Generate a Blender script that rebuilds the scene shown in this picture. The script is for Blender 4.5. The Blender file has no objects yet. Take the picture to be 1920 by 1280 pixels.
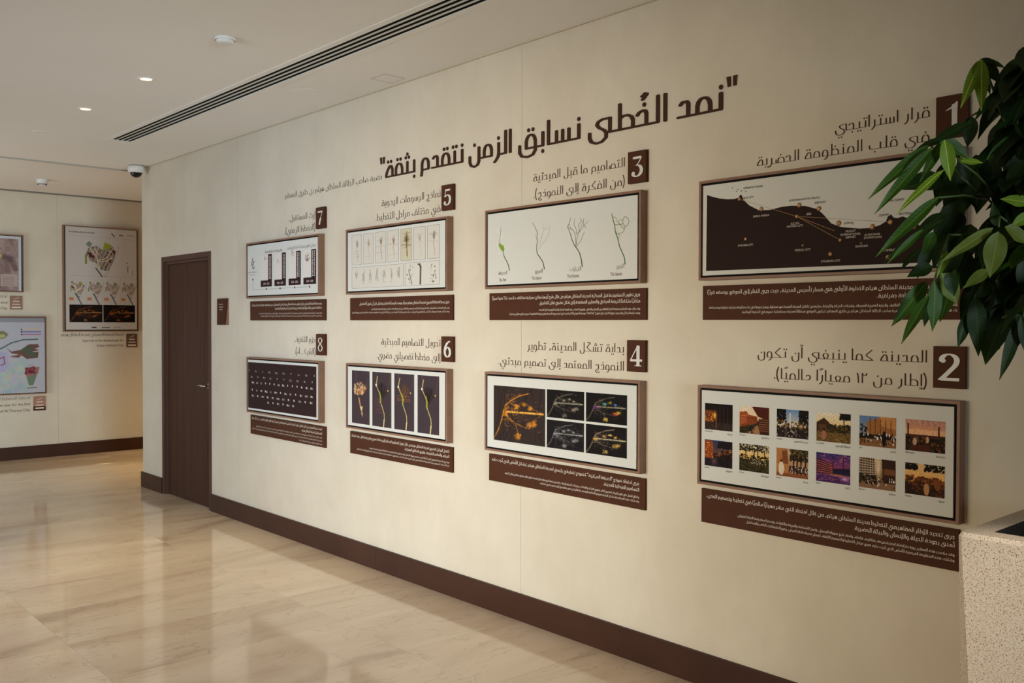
import bpy, math, random
import numpy as np
from mathutils import Vector, Matrix
random.seed(7); rng = np.random.default_rng(5)
sc = bpy.context.scene
C = sc.collection
# ------------------------------------------------------------------ camera
cam_d = bpy.data.cameras.new('camera'); cam = bpy.data.objects.new('camera', cam_d); C.objects.link(cam)
cam_d.sensor_fit = 'HORIZONTAL'; cam_d.sensor_width = 36.0; cam_d.lens = 36.0*1734.7/1920.0
cam_d.clip_start = 0.05; cam_d.clip_end = 200
Fv = Vector((0.66964538, 0.74242579, -0.01946812)); Rv = Vector((0.74259883, -0.66973113, 0.00268152)); Uv = Rv.cross(Fv)
M = Matrix((Rv, Uv, -Fv)).transposed().to_4x4(); M.translation = Vector((-3.363, 0.0, 1.6)); cam.matrix_world = M
sc.camera = cam
# ------------------------------------------------------------------ view, world, light
vs = sc.view_settings; vs.view_transform = 'Standard'; vs.look = 'None'; vs.gamma = 1.0; vs.use_curve_mapping = False
vs.exposure = 0.0
sc.cycles.max_bounces = 8; sc.cycles.diffuse_bounces = 5
w = bpy.data.worlds.new('daylight'); sc.world = w; w.use_nodes = True
w.node_tree.nodes['Background'].inputs[0].default_value = (0.80, 0.90, 1.0, 1)
w.node_tree.nodes['Background'].inputs[1].default_value = 0.9

def area(name, loc, target, sx, sy, power, col, spread=180):
    l = bpy.data.lights.new(name, 'AREA'); l.shape = 'RECTANGLE'; l.size = sx; l.size_y = sy; l.energy = power; l.color = col
    l.spread = math.radians(spread)
    o = bpy.data.objects.new(name, l); C.objects.link(o); o.location = loc
    o.rotation_euler = (Vector(target)-Vector(loc)).to_track_quat('-Z', 'Y').to_euler()
    return o
def spot(name, loc, target, power, col, size, blend, r=0.04):
    l = bpy.data.lights.new(name, 'SPOT'); l.energy = power; l.color = col; l.spot_size = math.radians(size); l.spot_blend = blend; l.shadow_soft_size = r
    o = bpy.data.objects.new(name, l); C.objects.link(o); o.location = loc
    o.rotation_euler = (Vector(target)-Vector(loc)).to_track_quat('-Z', 'Y').to_euler()
    return o
w.node_tree.nodes['Background'].inputs[1].default_value = 0.06
# daylight through the two glazed bays of the left wall and the glazing behind the camera
area('daylight_bay', (-7.2, 3.9, 1.5), (0, 3.75, .75), 2.2, 1.8, 31, (1.0, 0.78, 0.44), 50)
area('daylight_bay', (-4.58, 3.9, .9), (0, 3.85, .2), 1.6, 1.5, 3.5, (0.2, 0.6, 1.0), 50)  # extra narrow cool light, added to cool the low middle of the wall
area('daylight_bay', (-6.6, 5.2, 1.5), (0, 5.5, 1.0), 2.4, 2.0, 40, (0.62, 0.79, 1.0), 74)
area('daylight_far_bay', (-4.58, 9.6, .8), (0, 10.6, .8), 2.4, 1.3, 66, (0.90, 0.97, 1.0))
area('daylight_rear', (-2.75, -4.45, 1.5), (-1.3, 11, 1.0), 2.2, 2.0, 40, (0.78, 0.94, 1.0), 40)
# the lamps of the room, and a spot added for the planter
for y_ in (5.743, 6.835): spot('downlight_beam', (-1.215, y_, 3.07), (-1.215, y_, 0), 78, (1.0, 0.84, 0.50), 66, 1.0)
for x_, y_ in ((2.4, 10.5), (1.25, 10.45)): spot('corridor_beam', (x_, y_, 3.1), (x_, y_, 0), 150, (1.0, 0.71, 0.30), 80, 0.9)
spot('planter_fill_spot', (-2.4, .75, 3.05), (-.62, .70, .45), 235, (1.0, 0.90, 0.76), 26, .5)  # added spot without a fixture, brightens the planter face and leaves

# ------------------------------------------------------------------ materials
def lin(c):
    return tuple(((v/12.92) if v <= 0.04045 else ((v+0.055)/1.055)**2.4) for v in c)
def rgb(r, g, b): return lin((r/255, g/255, b/255))+(1.0,)
def mat(name, col, rough=0.6, metal=0.0, spec=0.5, noise=None, bump=None, emit=None, coat=0.0):
    m = bpy.data.materials.new(name); m.use_nodes = True; nt = m.node_tree; b = nt.nodes['Principled BSDF']
    b.inputs['Base Color'].default_value = col; b.inputs['Roughness'].default_value = rough
    b.inputs['Metallic'].default_value = metal; b.inputs['Specular IOR Level'].default_value = spec
    b.inputs['Coat Weight'].default_value = coat
    tc = nt.nodes.new('ShaderNodeNewGeometry')
    if noise:
        scale, col2, detail, lo, hi, stretch = noise
        mp = nt.nodes.new('ShaderNodeMapping'); mp.inputs['Scale'].default_value = stretch
        nt.links.new(tc.outputs['Position'], mp.inputs[0])
        n = nt.nodes.new('ShaderNodeTexNoise'); n.inputs['Scale'].default_value = scale; n.inputs['Detail'].default_value = detail
        nt.links.new(mp.outputs[0], n.inputs['Vector'])
        r = nt.nodes.new('ShaderNodeValToRGB'); r.color_ramp.elements[0].position = lo; r.color_ramp.elements[1].position = hi
        r.color_ramp.elements[0].color = col; r.color_ramp.elements[1].color = col2
        nt.links.new(n.outputs['Fac'], r.inputs[0]); nt.links.new(r.outputs[0], b.inputs['Base Color'])
    if bump:
        n2 = nt.nodes.new('ShaderNodeTexNoise'); n2.inputs['Scale'].default_value = bump[0]; n2.inputs['Detail'].default_value = 6
        nt.links.new(tc.outputs['Position'], n2.inputs['Vector'])
        bp = nt.nodes.new('ShaderNodeBump'); bp.inputs['Strength'].default_value = bump[1]; bp.inputs['Distance'].default_value = bump[2]
        nt.links.new(n2.outputs['Fac'], bp.inputs['Height']); nt.links.new(bp.outputs[0], b.inputs['Normal'])
    if emit:
        b.inputs['Emission Color'].default_value = emit[0]; b.inputs['Emission Strength'].default_value = emit[1]
    return m
S1 = (1, 1, 1)
m_plaster = mat('plaster', rgb(205, 195, 178), 0.85, spec=0.25, noise=(2.2, rgb(213, 204, 188), 8, 0.3, 0.7, S1), bump=(60, 0.25, 0.004))
def plaster():
    m = bpy.data.materials['plaster']; nt = m.node_tree; L = nt.links.new; b = nt.nodes['Principled BSDF']; g = nt.nodes.new('ShaderNodeNewGeometry')
    ramp = next(n for n in nt.nodes if n.bl_idname == 'ShaderNodeValToRGB')
    mp = nt.nodes.new('ShaderNodeMapping'); mp.inputs['Scale'].default_value = (3.0, 3.0, 1.5); L(g.outputs['Position'], mp.inputs[0])
    n = nt.nodes.new('ShaderNodeTexNoise'); n.inputs['Scale'].default_value = 2.6; n.inputs['Detail'].default_value = 9; n.inputs['Roughness'].default_value = .65; n.inputs['Distortion'].default_value = .6; L(mp.outputs[0], n.inputs['Vector'])
    mr = nt.nodes.new('ShaderNodeMapRange'); mr.inputs['From Min'].default_value = .3; mr.inputs['From Max'].default_value = .7; mr.inputs['To Min'].default_value = .968; mr.inputs['To Max'].default_value = 1.025; L(n.outputs['Fac'], mr.inputs[0])
    hv = nt.nodes.new('ShaderNodeHueSaturation'); L(ramp.outputs[0], hv.inputs['Color']); L(mr.outputs[0], hv.inputs['Value']); L(hv.outputs[0], b.inputs['Base Color'])
plaster()
m_seam = mat('seam_shadow_gap', rgb(196, 184, 162), 0.9)
m_ceil = mat('ceiling_paint', rgb(229, 226, 220), 0.9, spec=0.2, noise=(0.7, rgb(233, 230, 225), 2, 0.3, 0.7, S1))
m_base = mat('bronze_baseboard', rgb(58, 32, 20), 0.45, spec=0.22, noise=(3, rgb(66, 38, 25), 2, 0.3, 0.7, S1))
m_frame = mat('copper_frame', rgb(124, 91, 72), 0.45, metal=0.0, spec=0.35, noise=(14, rgb(134, 99, 79), 2, 0.3, 0.7, S1))
m_black = mat('black_liner', rgb(8, 6, 5), 0.6, spec=0.1)
m_brown = mat('brown_plaque', rgb(70, 38, 22), 0.6, spec=0.12, noise=(9, rgb(76, 43, 26), 3, 0.3, 0.7, S1))
m_paper = mat('matt_print_sheet', rgb(206, 206, 202), 0.6, spec=0.12)
m_ink = mat('brown_lettering', rgb(62, 36, 24), 0.6, spec=0.15)
m_ink2 = mat('brown_vinyl', rgb(70, 44, 32), 0.6, spec=0.1)
m_white = mat('white_lettering', rgb(214, 204, 192), 0.5, spec=0.3)
m_digit = mat('silver_numeral', rgb(205, 203, 198), 0.4, spec=0.5)
m_wood = mat('walnut_door', rgb(60, 37, 26), 0.55, spec=0.15, noise=(3.0, rgb(80, 50, 37), 6, 0.3, 0.75, (9, 9, 0.35)))
m_casing = mat('walnut_casing', rgb(72, 45, 35), 0.5, spec=0.25, noise=(3.0, rgb(88, 57, 46), 6, 0.3, 0.75, (12, 12, 0.5)))
m_chrome = mat('satin_steel', rgb(200, 190, 170), 0.25, metal=1.0)
m_plastic = mat('white_plastic', rgb(225, 224, 222), 0.35)
m_dome = mat('smoked_dome', rgb(10, 10, 12), 0.08)
m_alu = mat('aluminium_trim', rgb(170, 168, 160), 0.5, spec=0.5)
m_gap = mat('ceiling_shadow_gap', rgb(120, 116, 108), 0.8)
m_fin = mat('diffuser_fin', rgb(205, 200, 190), 0.5)
m_dark = mat('diffuser_void', rgb(16, 14, 12), 0.9)
m_grout = mat('grout', rgb(140, 122, 100), 0.8)
m_soil = mat('planter_soil', rgb(30, 24, 20), 0.95, bump=(40, 0.8, 0.02))
m_bark = mat('bark', rgb(70, 62, 48), 0.9, noise=(20, rgb(90, 82, 62), 5, 0.3, 0.7, S1))
m_stem = mat('green_petiole', rgb(62, 78, 34), 0.5)
m_glow = mat('downlight_lamp', rgb(255, 225, 170), 0.5, emit=(rgb(255, 214, 150), 3.0))
m_dark_wall = mat('dark_unseen_wall', rgb(84, 64, 50), 0.6, noise=(3, rgb(98, 74, 58), 5, .3, .7, (8, 8, .4)))  # invented dark finish for unseen walls, cuts bounce onto the right wall
m_outdoor = mat('outdoor_paving', rgb(200, 190, 175), 0.9)
def attr_mat(name, rough=0.6):
    m = bpy.data.materials.new(name); m.use_nodes = True; nt = m.node_tree; b = nt.nodes['Principled BSDF']
    a = nt.nodes.new('ShaderNodeAttribute'); a.attribute_name = 'Col'
    nt.links.new(a.outputs['Color'], b.inputs['Base Color']); b.inputs['Roughness'].default_value = rough; b.inputs['Specular IOR Level'].default_value = 0.1
    return m
m_print = attr_mat('printed_ink')
# polished marble tiles: veins run across the room, every tile its own cut
def marble():
    m = bpy.data.materials.new('polished_marble'); m.use_nodes = True; nt = m.node_tree; b = nt.nodes['Principled BSDF']; L = nt.links.new
    g = nt.nodes.new('ShaderNodeNewGeometry'); oi = nt.nodes.new('ShaderNodeObjectInfo')
    sc_ = nt.nodes.new('ShaderNodeVectorMath'); sc_.operation = 'SCALE'; sc_.inputs['Scale'].default_value = 37.0
    cx = nt.nodes.new('ShaderNodeCombineXYZ')
    for i in range(3): L(oi.outputs['Random'], cx.inputs[i])
    L(cx.outputs[0], sc_.inputs[0])
    mp = nt.nodes.new('ShaderNodeMapping'); mp.inputs['Scale'].default_value = (0.55, 1.7, 1); mp.inputs['Rotation'].default_value = (0, 0, 0.12)
    L(g.outputs['Position'], mp.inputs[0])
    ad = nt.nodes.new('ShaderNodeVectorMath'); ad.operation = 'ADD'; L(mp.outputs[0], ad.inputs[0]); L(sc_.outputs[0], ad.inputs[1])
    n = nt.nodes.new('ShaderNodeTexNoise'); n.inputs['Scale'].default_value = 1.3; n.inputs['Detail'].default_value = 7; n.inputs['Roughness'].default_value = 0.5; n.inputs['Distortion'].default_value = 0.9
    L(ad.outputs[0], n.inputs['Vector'])
    r = nt.nodes.new('ShaderNodeValToRGB'); cr = r.color_ramp
    cr.elements[0].position = 0.28; cr.elements[0].color = rgb(182, 155, 130)
    cr.elements[1].position = 0.75; cr.elements[1].color = rgb(232, 210, 186)
    e = cr.elements.new(0.42); e.color = rgb(213, 188, 162)
    e = cr.elements.new(0.55); e.color = rgb(223, 200, 174)
    L(n.outputs['Fac'], r.inputs[0])
    n2 = nt.nodes.new('ShaderNodeTexNoise'); n2.inputs['Scale'].default_value = 2.2; n2.inputs['Detail'].default_value = 7; n2.inputs['Distortion'].default_value = 2.2
    L(ad.outputs[0], n2.inputs['Vector'])
    r2 = nt.nodes.new('ShaderNodeValToRGB'); q = r2.color_ramp
    q.elements[0].position = 0.488; q.elements[0].color = (0, 0, 0, 1); q.elements[1].position = 0.512; q.elements[1].color = (0, 0, 0, 1)
    e = q.elements.new(0.5); e.color = (0.28, 0.28, 0.28, 1)
    L(n2.outputs['Fac'], r2.inputs[0])
    mx = nt.nodes.new('ShaderNodeMixRGB'); mx.inputs[2].default_value = rgb(140, 112, 84); L(r2.outputs[0], mx.inputs[0]); L(r.outputs[0], mx.inputs[1])
    hv = nt.nodes.new('ShaderNodeHueSaturation'); mr = nt.nodes.new('ShaderNodeMapRange'); mr.inputs['To Min'].default_value = 0.93; mr.inputs['To Max'].default_value = 1.05
    L(oi.outputs['Random'], mr.inputs[0]); L(mr.outputs[0], hv.inputs['Value']); L(mx.outputs[0], hv.inputs['Color'])
    L(hv.outputs[0], b.inputs['Base Color']); b.inputs['Roughness'].default_value = 0.085; b.inputs['Specular IOR Level'].default_value = 0.55
    n3 = nt.nodes.new('ShaderNodeTexNoise'); n3.inputs['Scale'].default_value = 1.3; n3.inputs['Detail'].default_value = 3; L(g.outputs['Position'], n3.inputs['Vector'])
    bp = nt.nodes.new('ShaderNodeBump'); bp.inputs['Strength'].default_value = 0.02; bp.inputs['Distance'].default_value = 0.02; L(n3.outputs['Fac'], bp.inputs['Height']); L(bp.outputs[0], b.inputs['Normal'])
    return m
m_tile = marble()
def terrazzo():
    m = bpy.data.materials.new('speckled_granite'); m.use_nodes = True; nt = m.node_tree; b = nt.nodes['Principled BSDF']; L = nt.links.new
    g = nt.nodes.new('ShaderNodeNewGeometry')
    def vor(scale, rnd):
        v = nt.nodes.new('ShaderNodeTexVoronoi'); v.inputs['Scale'].default_value = scale; v.inputs['Randomness'].default_value = rnd
        L(g.outputs['Position'], v.inputs['Vector']); return v
    v1 = vor(430, 1); r1 = nt.nodes.new('ShaderNodeValToRGB'); c = r1.color_ramp; c.interpolation = 'CONSTANT'
    c.elements[0].position = 0; c.elements[0].color = rgb(212, 196, 176); c.elements[1].position = 0.45; c.elements[1].color = rgb(200, 182, 160)
    for p, k in ((0.7, (214, 204, 186)), (0.90, (164, 134, 106)), (0.95, (120, 98, 78)), (0.975, (190, 158, 128))):
        e = c.elements.new(p); e.color = rgb(*k)
    L(v1.outputs['Color'], r1.inputs[0])
    n = nt.nodes.new('ShaderNodeTexNoise'); n.inputs['Scale'].default_value = 230; n.inputs['Detail'].default_value = 2; L(g.outputs['Position'], n.inputs['Vector'])
    r2 = nt.nodes.new('ShaderNodeValToRGB'); r2.color_ramp.elements[0].position = 0.60; r2.color_ramp.elements[1].position = 0.64
    L(n.outputs['Fac'], r2.inputs[0])
    mx = nt.nodes.new('ShaderNodeMixRGB'); mx.inputs[2].default_value = rgb(140, 110, 88); L(r2.outputs[0], mx.inputs[0]); L(r1.outputs[0], mx.inputs[1])
    L(mx.outputs[0], b.inputs['Base Color']); b.inputs['Roughness'].default_value = 0.7
    bp = nt.nodes.new('ShaderNodeBump'); bp.inputs['Strength'].default_value = 0.5; bp.inputs['Distance'].default_value = 0.003; bp.invert = True; L(r2.outputs[0], bp.inputs['Height']); L(bp.outputs[0], b.inputs['Normal'])
    return m
m_granite = terrazzo()
def leafmat(name, c1, c2, vein=0.10):
    m = bpy.data.materials.new(name); m.use_nodes = True; nt = m.node_tree; L = nt.links.new; b = nt.nodes['Principled BSDF']; out = nt.nodes['Material Output']
    tc = nt.nodes.new('ShaderNodeTexCoord'); sp = nt.nodes.new('ShaderNodeSeparateXYZ'); L(tc.outputs['Object'], sp.inputs[0])
    ab = nt.nodes.new('ShaderNodeMath'); ab.operation = 'ABSOLUTE'; L(sp.outputs['Y'], ab.inputs[0])
    k = nt.nodes.new('ShaderNodeMath'); k.operation = 'MULTIPLY_ADD'; k.inputs[1].default_value = -0.7; L(ab.outputs[0], k.inputs[0]); L(sp.outputs['X'], k.inputs[2])
    s = nt.nodes.new('ShaderNodeMath'); s.operation = 'MULTIPLY'; s.inputs[1].default_value = 112.0; L(k.outputs[0], s.inputs[0])
    sn = nt.nodes.new('ShaderNodeMath'); sn.operation = 'SINE'; L(s.outputs[0], sn.inputs[0])
    pw = nt.nodes.new('ShaderNodeMapRange'); pw.inputs['From Min'].default_value = 0.4; L(sn.outputs[0], pw.inputs[0])
    md = nt.nodes.new('ShaderNodeMapRange'); md.inputs['From Min'].default_value = 0.004; md.inputs['From Max'].default_value = 0.016; md.inputs['To Min'].default_value = 1; md.inputs['To Max'].default_value = 0; L(ab.outputs[0], md.inputs[0])
    mxv = nt.nodes.new('ShaderNodeMath'); mxv.operation = 'MULTIPLY'; mxv.inputs[1].default_value = vein; L(pw.outputs[0], mxv.inputs[0])
    mm = nt.nodes.new('ShaderNodeMath'); mm.operation = 'MAXIMUM'; L(mxv.outputs[0], mm.inputs[0]); L(md.outputs[0], mm.inputs[1])
    mx = nt.nodes.new('ShaderNodeMixRGB'); mx.inputs[1].default_value = c1; mx.inputs[2].default_value = c2; L(mm.outputs[0], mx.inputs[0])
    L(mx.outputs[0], b.inputs['Base Color']); b.inputs['Roughness'].default_value = 0.5; b.inputs['Specular IOR Level'].default_value = 0.24
    bp = nt.nodes.new('ShaderNodeBump'); bp.inputs['Strength'].default_value = 0.06; bp.inputs['Distance'].default_value = 0.004; L(sn.outputs[0], bp.inputs['Height']); L(bp.outputs[0], b.inputs['Normal'])
    tr = nt.nodes.new('ShaderNodeBsdfTranslucent'); L(mx.outputs[0], tr.inputs[0])
    mix = nt.nodes.new('ShaderNodeMixShader'); mix.inputs[0].default_value = 0.28; L(b.outputs[0], mix.inputs[1]); L(tr.outputs[0], mix.inputs[2]); L(mix.outputs[0], out.inputs[0])
    return m
m_leaf = [leafmat('leaf_dark', rgb(30, 50, 15), rgb(48, 70, 22)), leafmat('leaf_mid', rgb(48, 80, 18), rgb(84, 110, 34)),
          leafmat('leaf_lit', rgb(96, 132, 28), rgb(184, 194, 78), .4), leafmat('leaf_pale', rgb(96, 110, 40), rgb(122, 130, 62))]  # brightest tone paints in the light caught by single leaves
# ------------------------------------------------------------------ mesh helpers
class MB:
    def __init__(s): s.v = []; s.f = []; s.c = []
    def face(s, pts, col=None):
        i = len(s.v); s.v.extend(pts); s.f.append(tuple(range(i, i+len(pts)))); s.c.append(col)
    def box(s, a, b, col=None):
        x0, y0, z0 = (min(p, q) for p, q in zip(a, b)); x1, y1, z1 = (max(p, q) for p, q in zip(a, b))
        i = len(s.v)
        s.v += [(x0,y0,z0),(x1,y0,z0),(x1,y1,z0),(x0,y1,z0),(x0,y0,z1),(x1,y0,z1),(x1,y1,z1),(x0,y1,z1)]
        for q in ((0,3,2,1),(4,5,6,7),(0,1,5,4),(1,2,6,5),(2,3,7,6),(3,0,4,7)): s.f.append(tuple(i+k for k in q)); s.c.append(col)
    def ring(s, x0, x1, ya, yb, za, zb, w, col=None):   # picture-frame ring in the YZ plane
        s.box((x0, ya, za), (x1, yb, za+w), col); s.box((x0, ya, zb-w), (x1, yb, zb), col)
        s.box((x0, ya, za+w), (x1, ya+w, zb-w), col); s.box((x0, yb-w, za+w), (x1, yb, zb-w), col)
    def lathe(s, prof, c, n=32, axis='z', col=None):
        i = len(s.v)
        for r, h in prof:
            for k in range(n):
                a = 2*math.pi*k/n
                if axis == 'z': s.v.append((c[0]+r*math.cos(a), c[1]+r*math.sin(a), c[2]+h))
                elif axis == 'x': s.v.append((c[0]+h, c[1]+r*math.cos(a), c[2]+r*math.sin(a)))
        for j in range(len(prof)-1):
            for k in range(n):
                s.f.append((i+j*n+k, i+j*n+(k+1) % n, i+(j+1)*n+(k+1) % n, i+(j+1)*n+k)); s.c.append(col)
    def tube(s, pts, r, n=8, r1=None, col=None):
        pts = [Vector(p) for p in pts]; i0 = len(s.v); m_ = len(pts)
        for j, p in enumerate(pts):
            d = (pts[min(j+1, m_-1)]-pts[max(j-1, 0)]).normalized(); u = d.cross(Vector((0.3, 0.2, 1))).normalized(); v = d.cross(u)
            rr = r if r1 is None else r+(r1-r)*j/(m_-1)
            for k in range(n):
                a = 2*math.pi*k/n; s.v.append(tuple(p+u*rr*math.cos(a)+v*rr*math.sin(a)))
        for j in range(m_-1):
            for k in range(n): s.f.append((i0+j*n+k, i0+j*n+(k+1) % n, i0+(j+1)*n+(k+1) % n, i0+(j+1)*n+k)); s.c.append(col)
        s.f.append(tuple(i0+k for k in range(n))[::-1]); s.c.append(col); s.f.append(tuple(i0+(m_-1)*n+k for k in range(n))); s.c.append(col)
    def build(s, name, m, parent=None, loc=None, smooth=False, bevel=0):
        if loc is None: loc = (0, 0, 0)
        org = Vector(parent['_org']) if parent is not None and '_org' in parent else Vector((0, 0, 0))
        base = Vector(loc) if parent is None else org
        me = bpy.data.meshes.new(name); me.from_pydata([tuple(Vector(p)-base) for p in s.v], [], s.f); me.materials.append(m)
        if any(c is not None for c in s.c):
            at = me.color_attributes.new('Col', 'FLOAT_COLOR', 'CORNER')
            buf = np.empty((len(me.loops), 4), np.float32); k = 0
            for f, c in zip(s.f, s.c): buf[k:k+len(f)] = c if c is not None else (0.5, 0.5, 0.5, 1); k += len(f)
            at.data.foreach_set('color', buf.ravel())
        if smooth:
            for p in me.polygons: p.use_smooth = True
        o = bpy.data.objects.new(name, me); C.objects.link(o)
        if parent is not None: o.parent = parent
        else: o.location = base
        o['_org'] = tuple(base)
        if bevel:
            md = o.modifiers.new('bevel', 'BEVEL'); md.width = bevel; md.segments = 2; md.limit_method = 'ANGLE'
        return o
def thing(name, loc, label, cat, group=None):
    o = bpy.data.objects.new(name, None); C.objects.link(o); o.location = loc; o['_org'] = tuple(loc); o.empty_display_size = 0.05
    o['label'] = label; o['category'] = cat
    if group: o['group'] = group
    return o
def tag(o, label, cat, group=None):
    o['label'] = label; o['category'] = cat
    if group: o['group'] = group
    return o
def structure(o): o['kind'] = 'structure'; return o
# ------------------------------------------------------------------ Arabic stroke lettering
def hull(P):
    P = sorted(set(P)); lo = []; up = []
    for p in P:
        while len(lo) > 1 and (lo[-1][0]-lo[-2][0])*(p[1]-lo[-2][1])-(lo[-1][1]-lo[-2][1])*(p[0]-lo[-2][0]) <= 0: lo.pop()
        lo.append(p)
    for p in reversed(P):
        while len(up) > 1 and (up[-1][0]-up[-2][0])*(p[1]-up[-2][1])-(up[-1][1]-up[-2][1])*(p[0]-up[-2][0]) <= 0: up.pop()
        up.append(p)
    return lo[:-1]+up[:-1]
LEFTLESS = set('اأإآدذرزوؤةىء')          # letters that never join the next one
NOJOIN = set(' .،()":؛-')
MARKS = 'ًُّ'
def arch(a, b, h):                        # rounded arch between t=a and t=b standing on the line
    m_ = (a+b)/2; q = (b-a)/2
    return [(a, 0), (a, h*.5), (a+.18*q, h*.78), (a+.55*q, h*.96), (m_, h), (b-.55*q, h*.96), (b-.18*q, h*.78), (b, h*.5), (b, 0)]
def bowl(a, b, top0, top1, dep):
    m_ = (a+b)/2; q = (b-a)/2
    return [(a, top0), (a, -dep*.35), (a+.3*q, -dep*.82), (m_, -dep), (b-.3*q, -dep*.82), (b, -dep*.35), (b, top1)]
DOT = {'ب': (1, 0), 'ت': (2, 1), 'ث': (3, 1), 'ن': (1, 1), 'ي': (2, 0), 'ئ': (9, 1), 'ى': (0, 0), 'ج': (1, 0), 'خ': (1, 1), 'ح': (0, 0), 'ذ': (1, 1), 'د': (0, 0), 'ز': (1, 1), 'ر': (0, 0), 'ش': (3, 1), 'س': (0, 0),
       'ض': (1, 1), 'ص': (0, 0), 'ظ': (1, 1), 'ط': (0, 0), 'غ': (1, 1), 'ع': (0, 0), 'ف': (1, 1), 'ق': (2, 1), 'ة': (2, 1), 'ه': (0, 0)}
def glyph(ch, jp, jn):
    """advance, strokes, dots; t runs in reading direction, the line is z=0, a tooth is 1 high"""
    S = []; D = []
    def dots(t, zt, zb):
        n, up = DOT.get(ch, (0, 0)); z = zt if up else zb
        if n == 1: D.append((t, z))
        elif n == 2: D.extend([(t-.16, z), (t+.16, z)])
        elif n == 3: D.extend([(t-.16, z), (t+.16, z), (t, z+.3)])
        elif n == 9: S.append([(t+.15, z+.2), (t-.08, z+.18), (t-.1, z), (t+.15, z-.02), (t-.18, z-.12)])
    def base(a, b): S.append([(a, 0), (b, 0)])
    if ch in 'اأإآ':
        t = .28 if jp else .12
        if jp: base(0, t)
        S.append([(t, 0), (t, 1.75)])
        if ch == 'أ': S.append([(t+.18, 2.15), (t-.05, 2.12), (t-.05, 1.98), (t+.18, 1.96)])
        if ch == 'إ': S.append([(t+.18, -.25), (t-.05, -.28), (t-.05, -.45), (t+.2, -.48)])
        return t+.14, S, D
    if ch in 'ل':
        t = .28 if jp else .12
        if jp: base(0, t)
        if jn: S.append([(t, 0), (t, 1.75)]); base(t, t+.3); return t+.3, S, D
        S.append([(t, 1.75), (t, 0)]); S.append(bowl(t, t+.75, 0, .1, .55)); return t+.9, S, D
    if ch in 'بتثنيئ' and jn:
        t = .34 if jp else .12
        base(0 if jp else t, t+.36); S.append([(t, 0), (t, 1.0)]); dots(t, 1.38, -.42); return t+.36, S, D
    if ch in 'بتث':
        t = .34 if jp else .12
        if jp: base(0, t)
        S.append([(t, .95 if jp else .7), (t, .02)]); S.append([(t, 0), (t+.95, 0), (t+1.15, .1), (t+1.2, .3), (t+1.2, .6)]); dots(t+.6, .95, -.42); return t+1.34, S, D
    if ch == 'ن':
        t = .3 if jp else .12
        if jp: base(0, t)
        S.append([(t, .9), (t, 0)]); S.append(bowl(t, t+.85, 0, .25, .62)); dots(t+.42, 1.15 if jp else .75, 0); return t+.98, S, D
    if ch in 'يىئ':
        t = .3 if jp else .12
        if jp: base(0, t)
        S.append([(t, 0), (t, .98)]); S.append([(t, .98), (t+.45, .98), (t+.72, .86), (t+.8, .66), (t+.66, .42), (t+.36, .2), (t+.22, 0), (t+.24, -.34), (t+.5, -.6), (t+.85, -.64), (t+1.15, -.48), (t+1.25, -.2), (t+1.25, .15)])
        if ch == 'ي': D.extend([(t+.55, -.98), (t+.87, -.98)])
        if ch == 'ئ': dots(t+.4, 1.35, 0)
        return t+1.38, S, D
    if ch in 'جحخ':
        t = .34 if jp else .2
        if jp: base(0, t)
        head = [(t+.5, .72), (t+.42, .88), (t+.22, .98), (t+.06, .94), (t, .75), (t, 0)]
        if jn: S.append(head); base(t, t+.42); dots(t+.12, 1.36, -.42); return t+.42 + .12, [*S, [(t+.42, 0), (t+.54, 0)]], D
        S.append(head); S.append([(t, 0), (t+.3, -.04), (t+.5, -.22), (t+.5, -.5), (t+.3, -.72), (t-.02, -.7), (t-.16, -.5)]); dots(t+.16, 1.36, -.36); return t+.7, S, D
    if ch in 'دذ':
        t = .3 if jp else .14
        if jp: base(0, t)
        S.append([(t+.42, .78), (t+.3, .95), (t+.08, .95), (t, .78), (t, 0)]); base(t, t+.52); dots(t+.12, 1.36, 0); return t+.64, S, D
    if ch in 'رز':
        t = .3 if jp else .14
        if jp: base(0, t)
        S.append([(t, .9), (t, .1), (t+.05, -.15), (t+.18, -.36), (t+.36, -.55)]); dots(t+.02, 1.3, 0); return t+.38, S, D
    if ch in 'سش':
        t = .3 if jp else .12
        base(0 if jp else t, t+.9)
        for k in range(3): S.append([(t+.42*k, 0), (t+.42*k, .85)])
        dots(t+.42, 1.25, 0)
        if jn: base(t+.84, t+1.12); return t+1.12, S, D
        S.append(bowl(t+.84, t+1.7, 0, .3, .62)); return t+1.84, S, D
    if ch in 'صض':
        t = .22 if jp else .12
        base(0 if jp else t, t+1.05); S.append(arch(t, t+.78, .9)); S.append([(t+1.02, 0), (t+1.02, .55)]); dots(t+.42, 1.3, 0)
        if jn: base(t+1.02, t+1.3); return t+1.3, S, D
        S.append(bowl(t+1.02, t+1.8, 0, .3, .62)); return t+1.95, S, D
    if ch in 'طظ':
        t = .22 if jp else .12
        base(0 if jp else t, t+.85); S.append([(t, 0), (t, .5), (t+.08, .75), (t+.3, .9), (t+.55, .9), (t+.74, .75)]); S.append([(t+.76, 0), (t+.76, 1.75)]); dots(t+.36, 1.32, 0)
        if jn: base(t+.76, t+1.05); return t+1.05, S, D
        return t+.95, S, D
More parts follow.
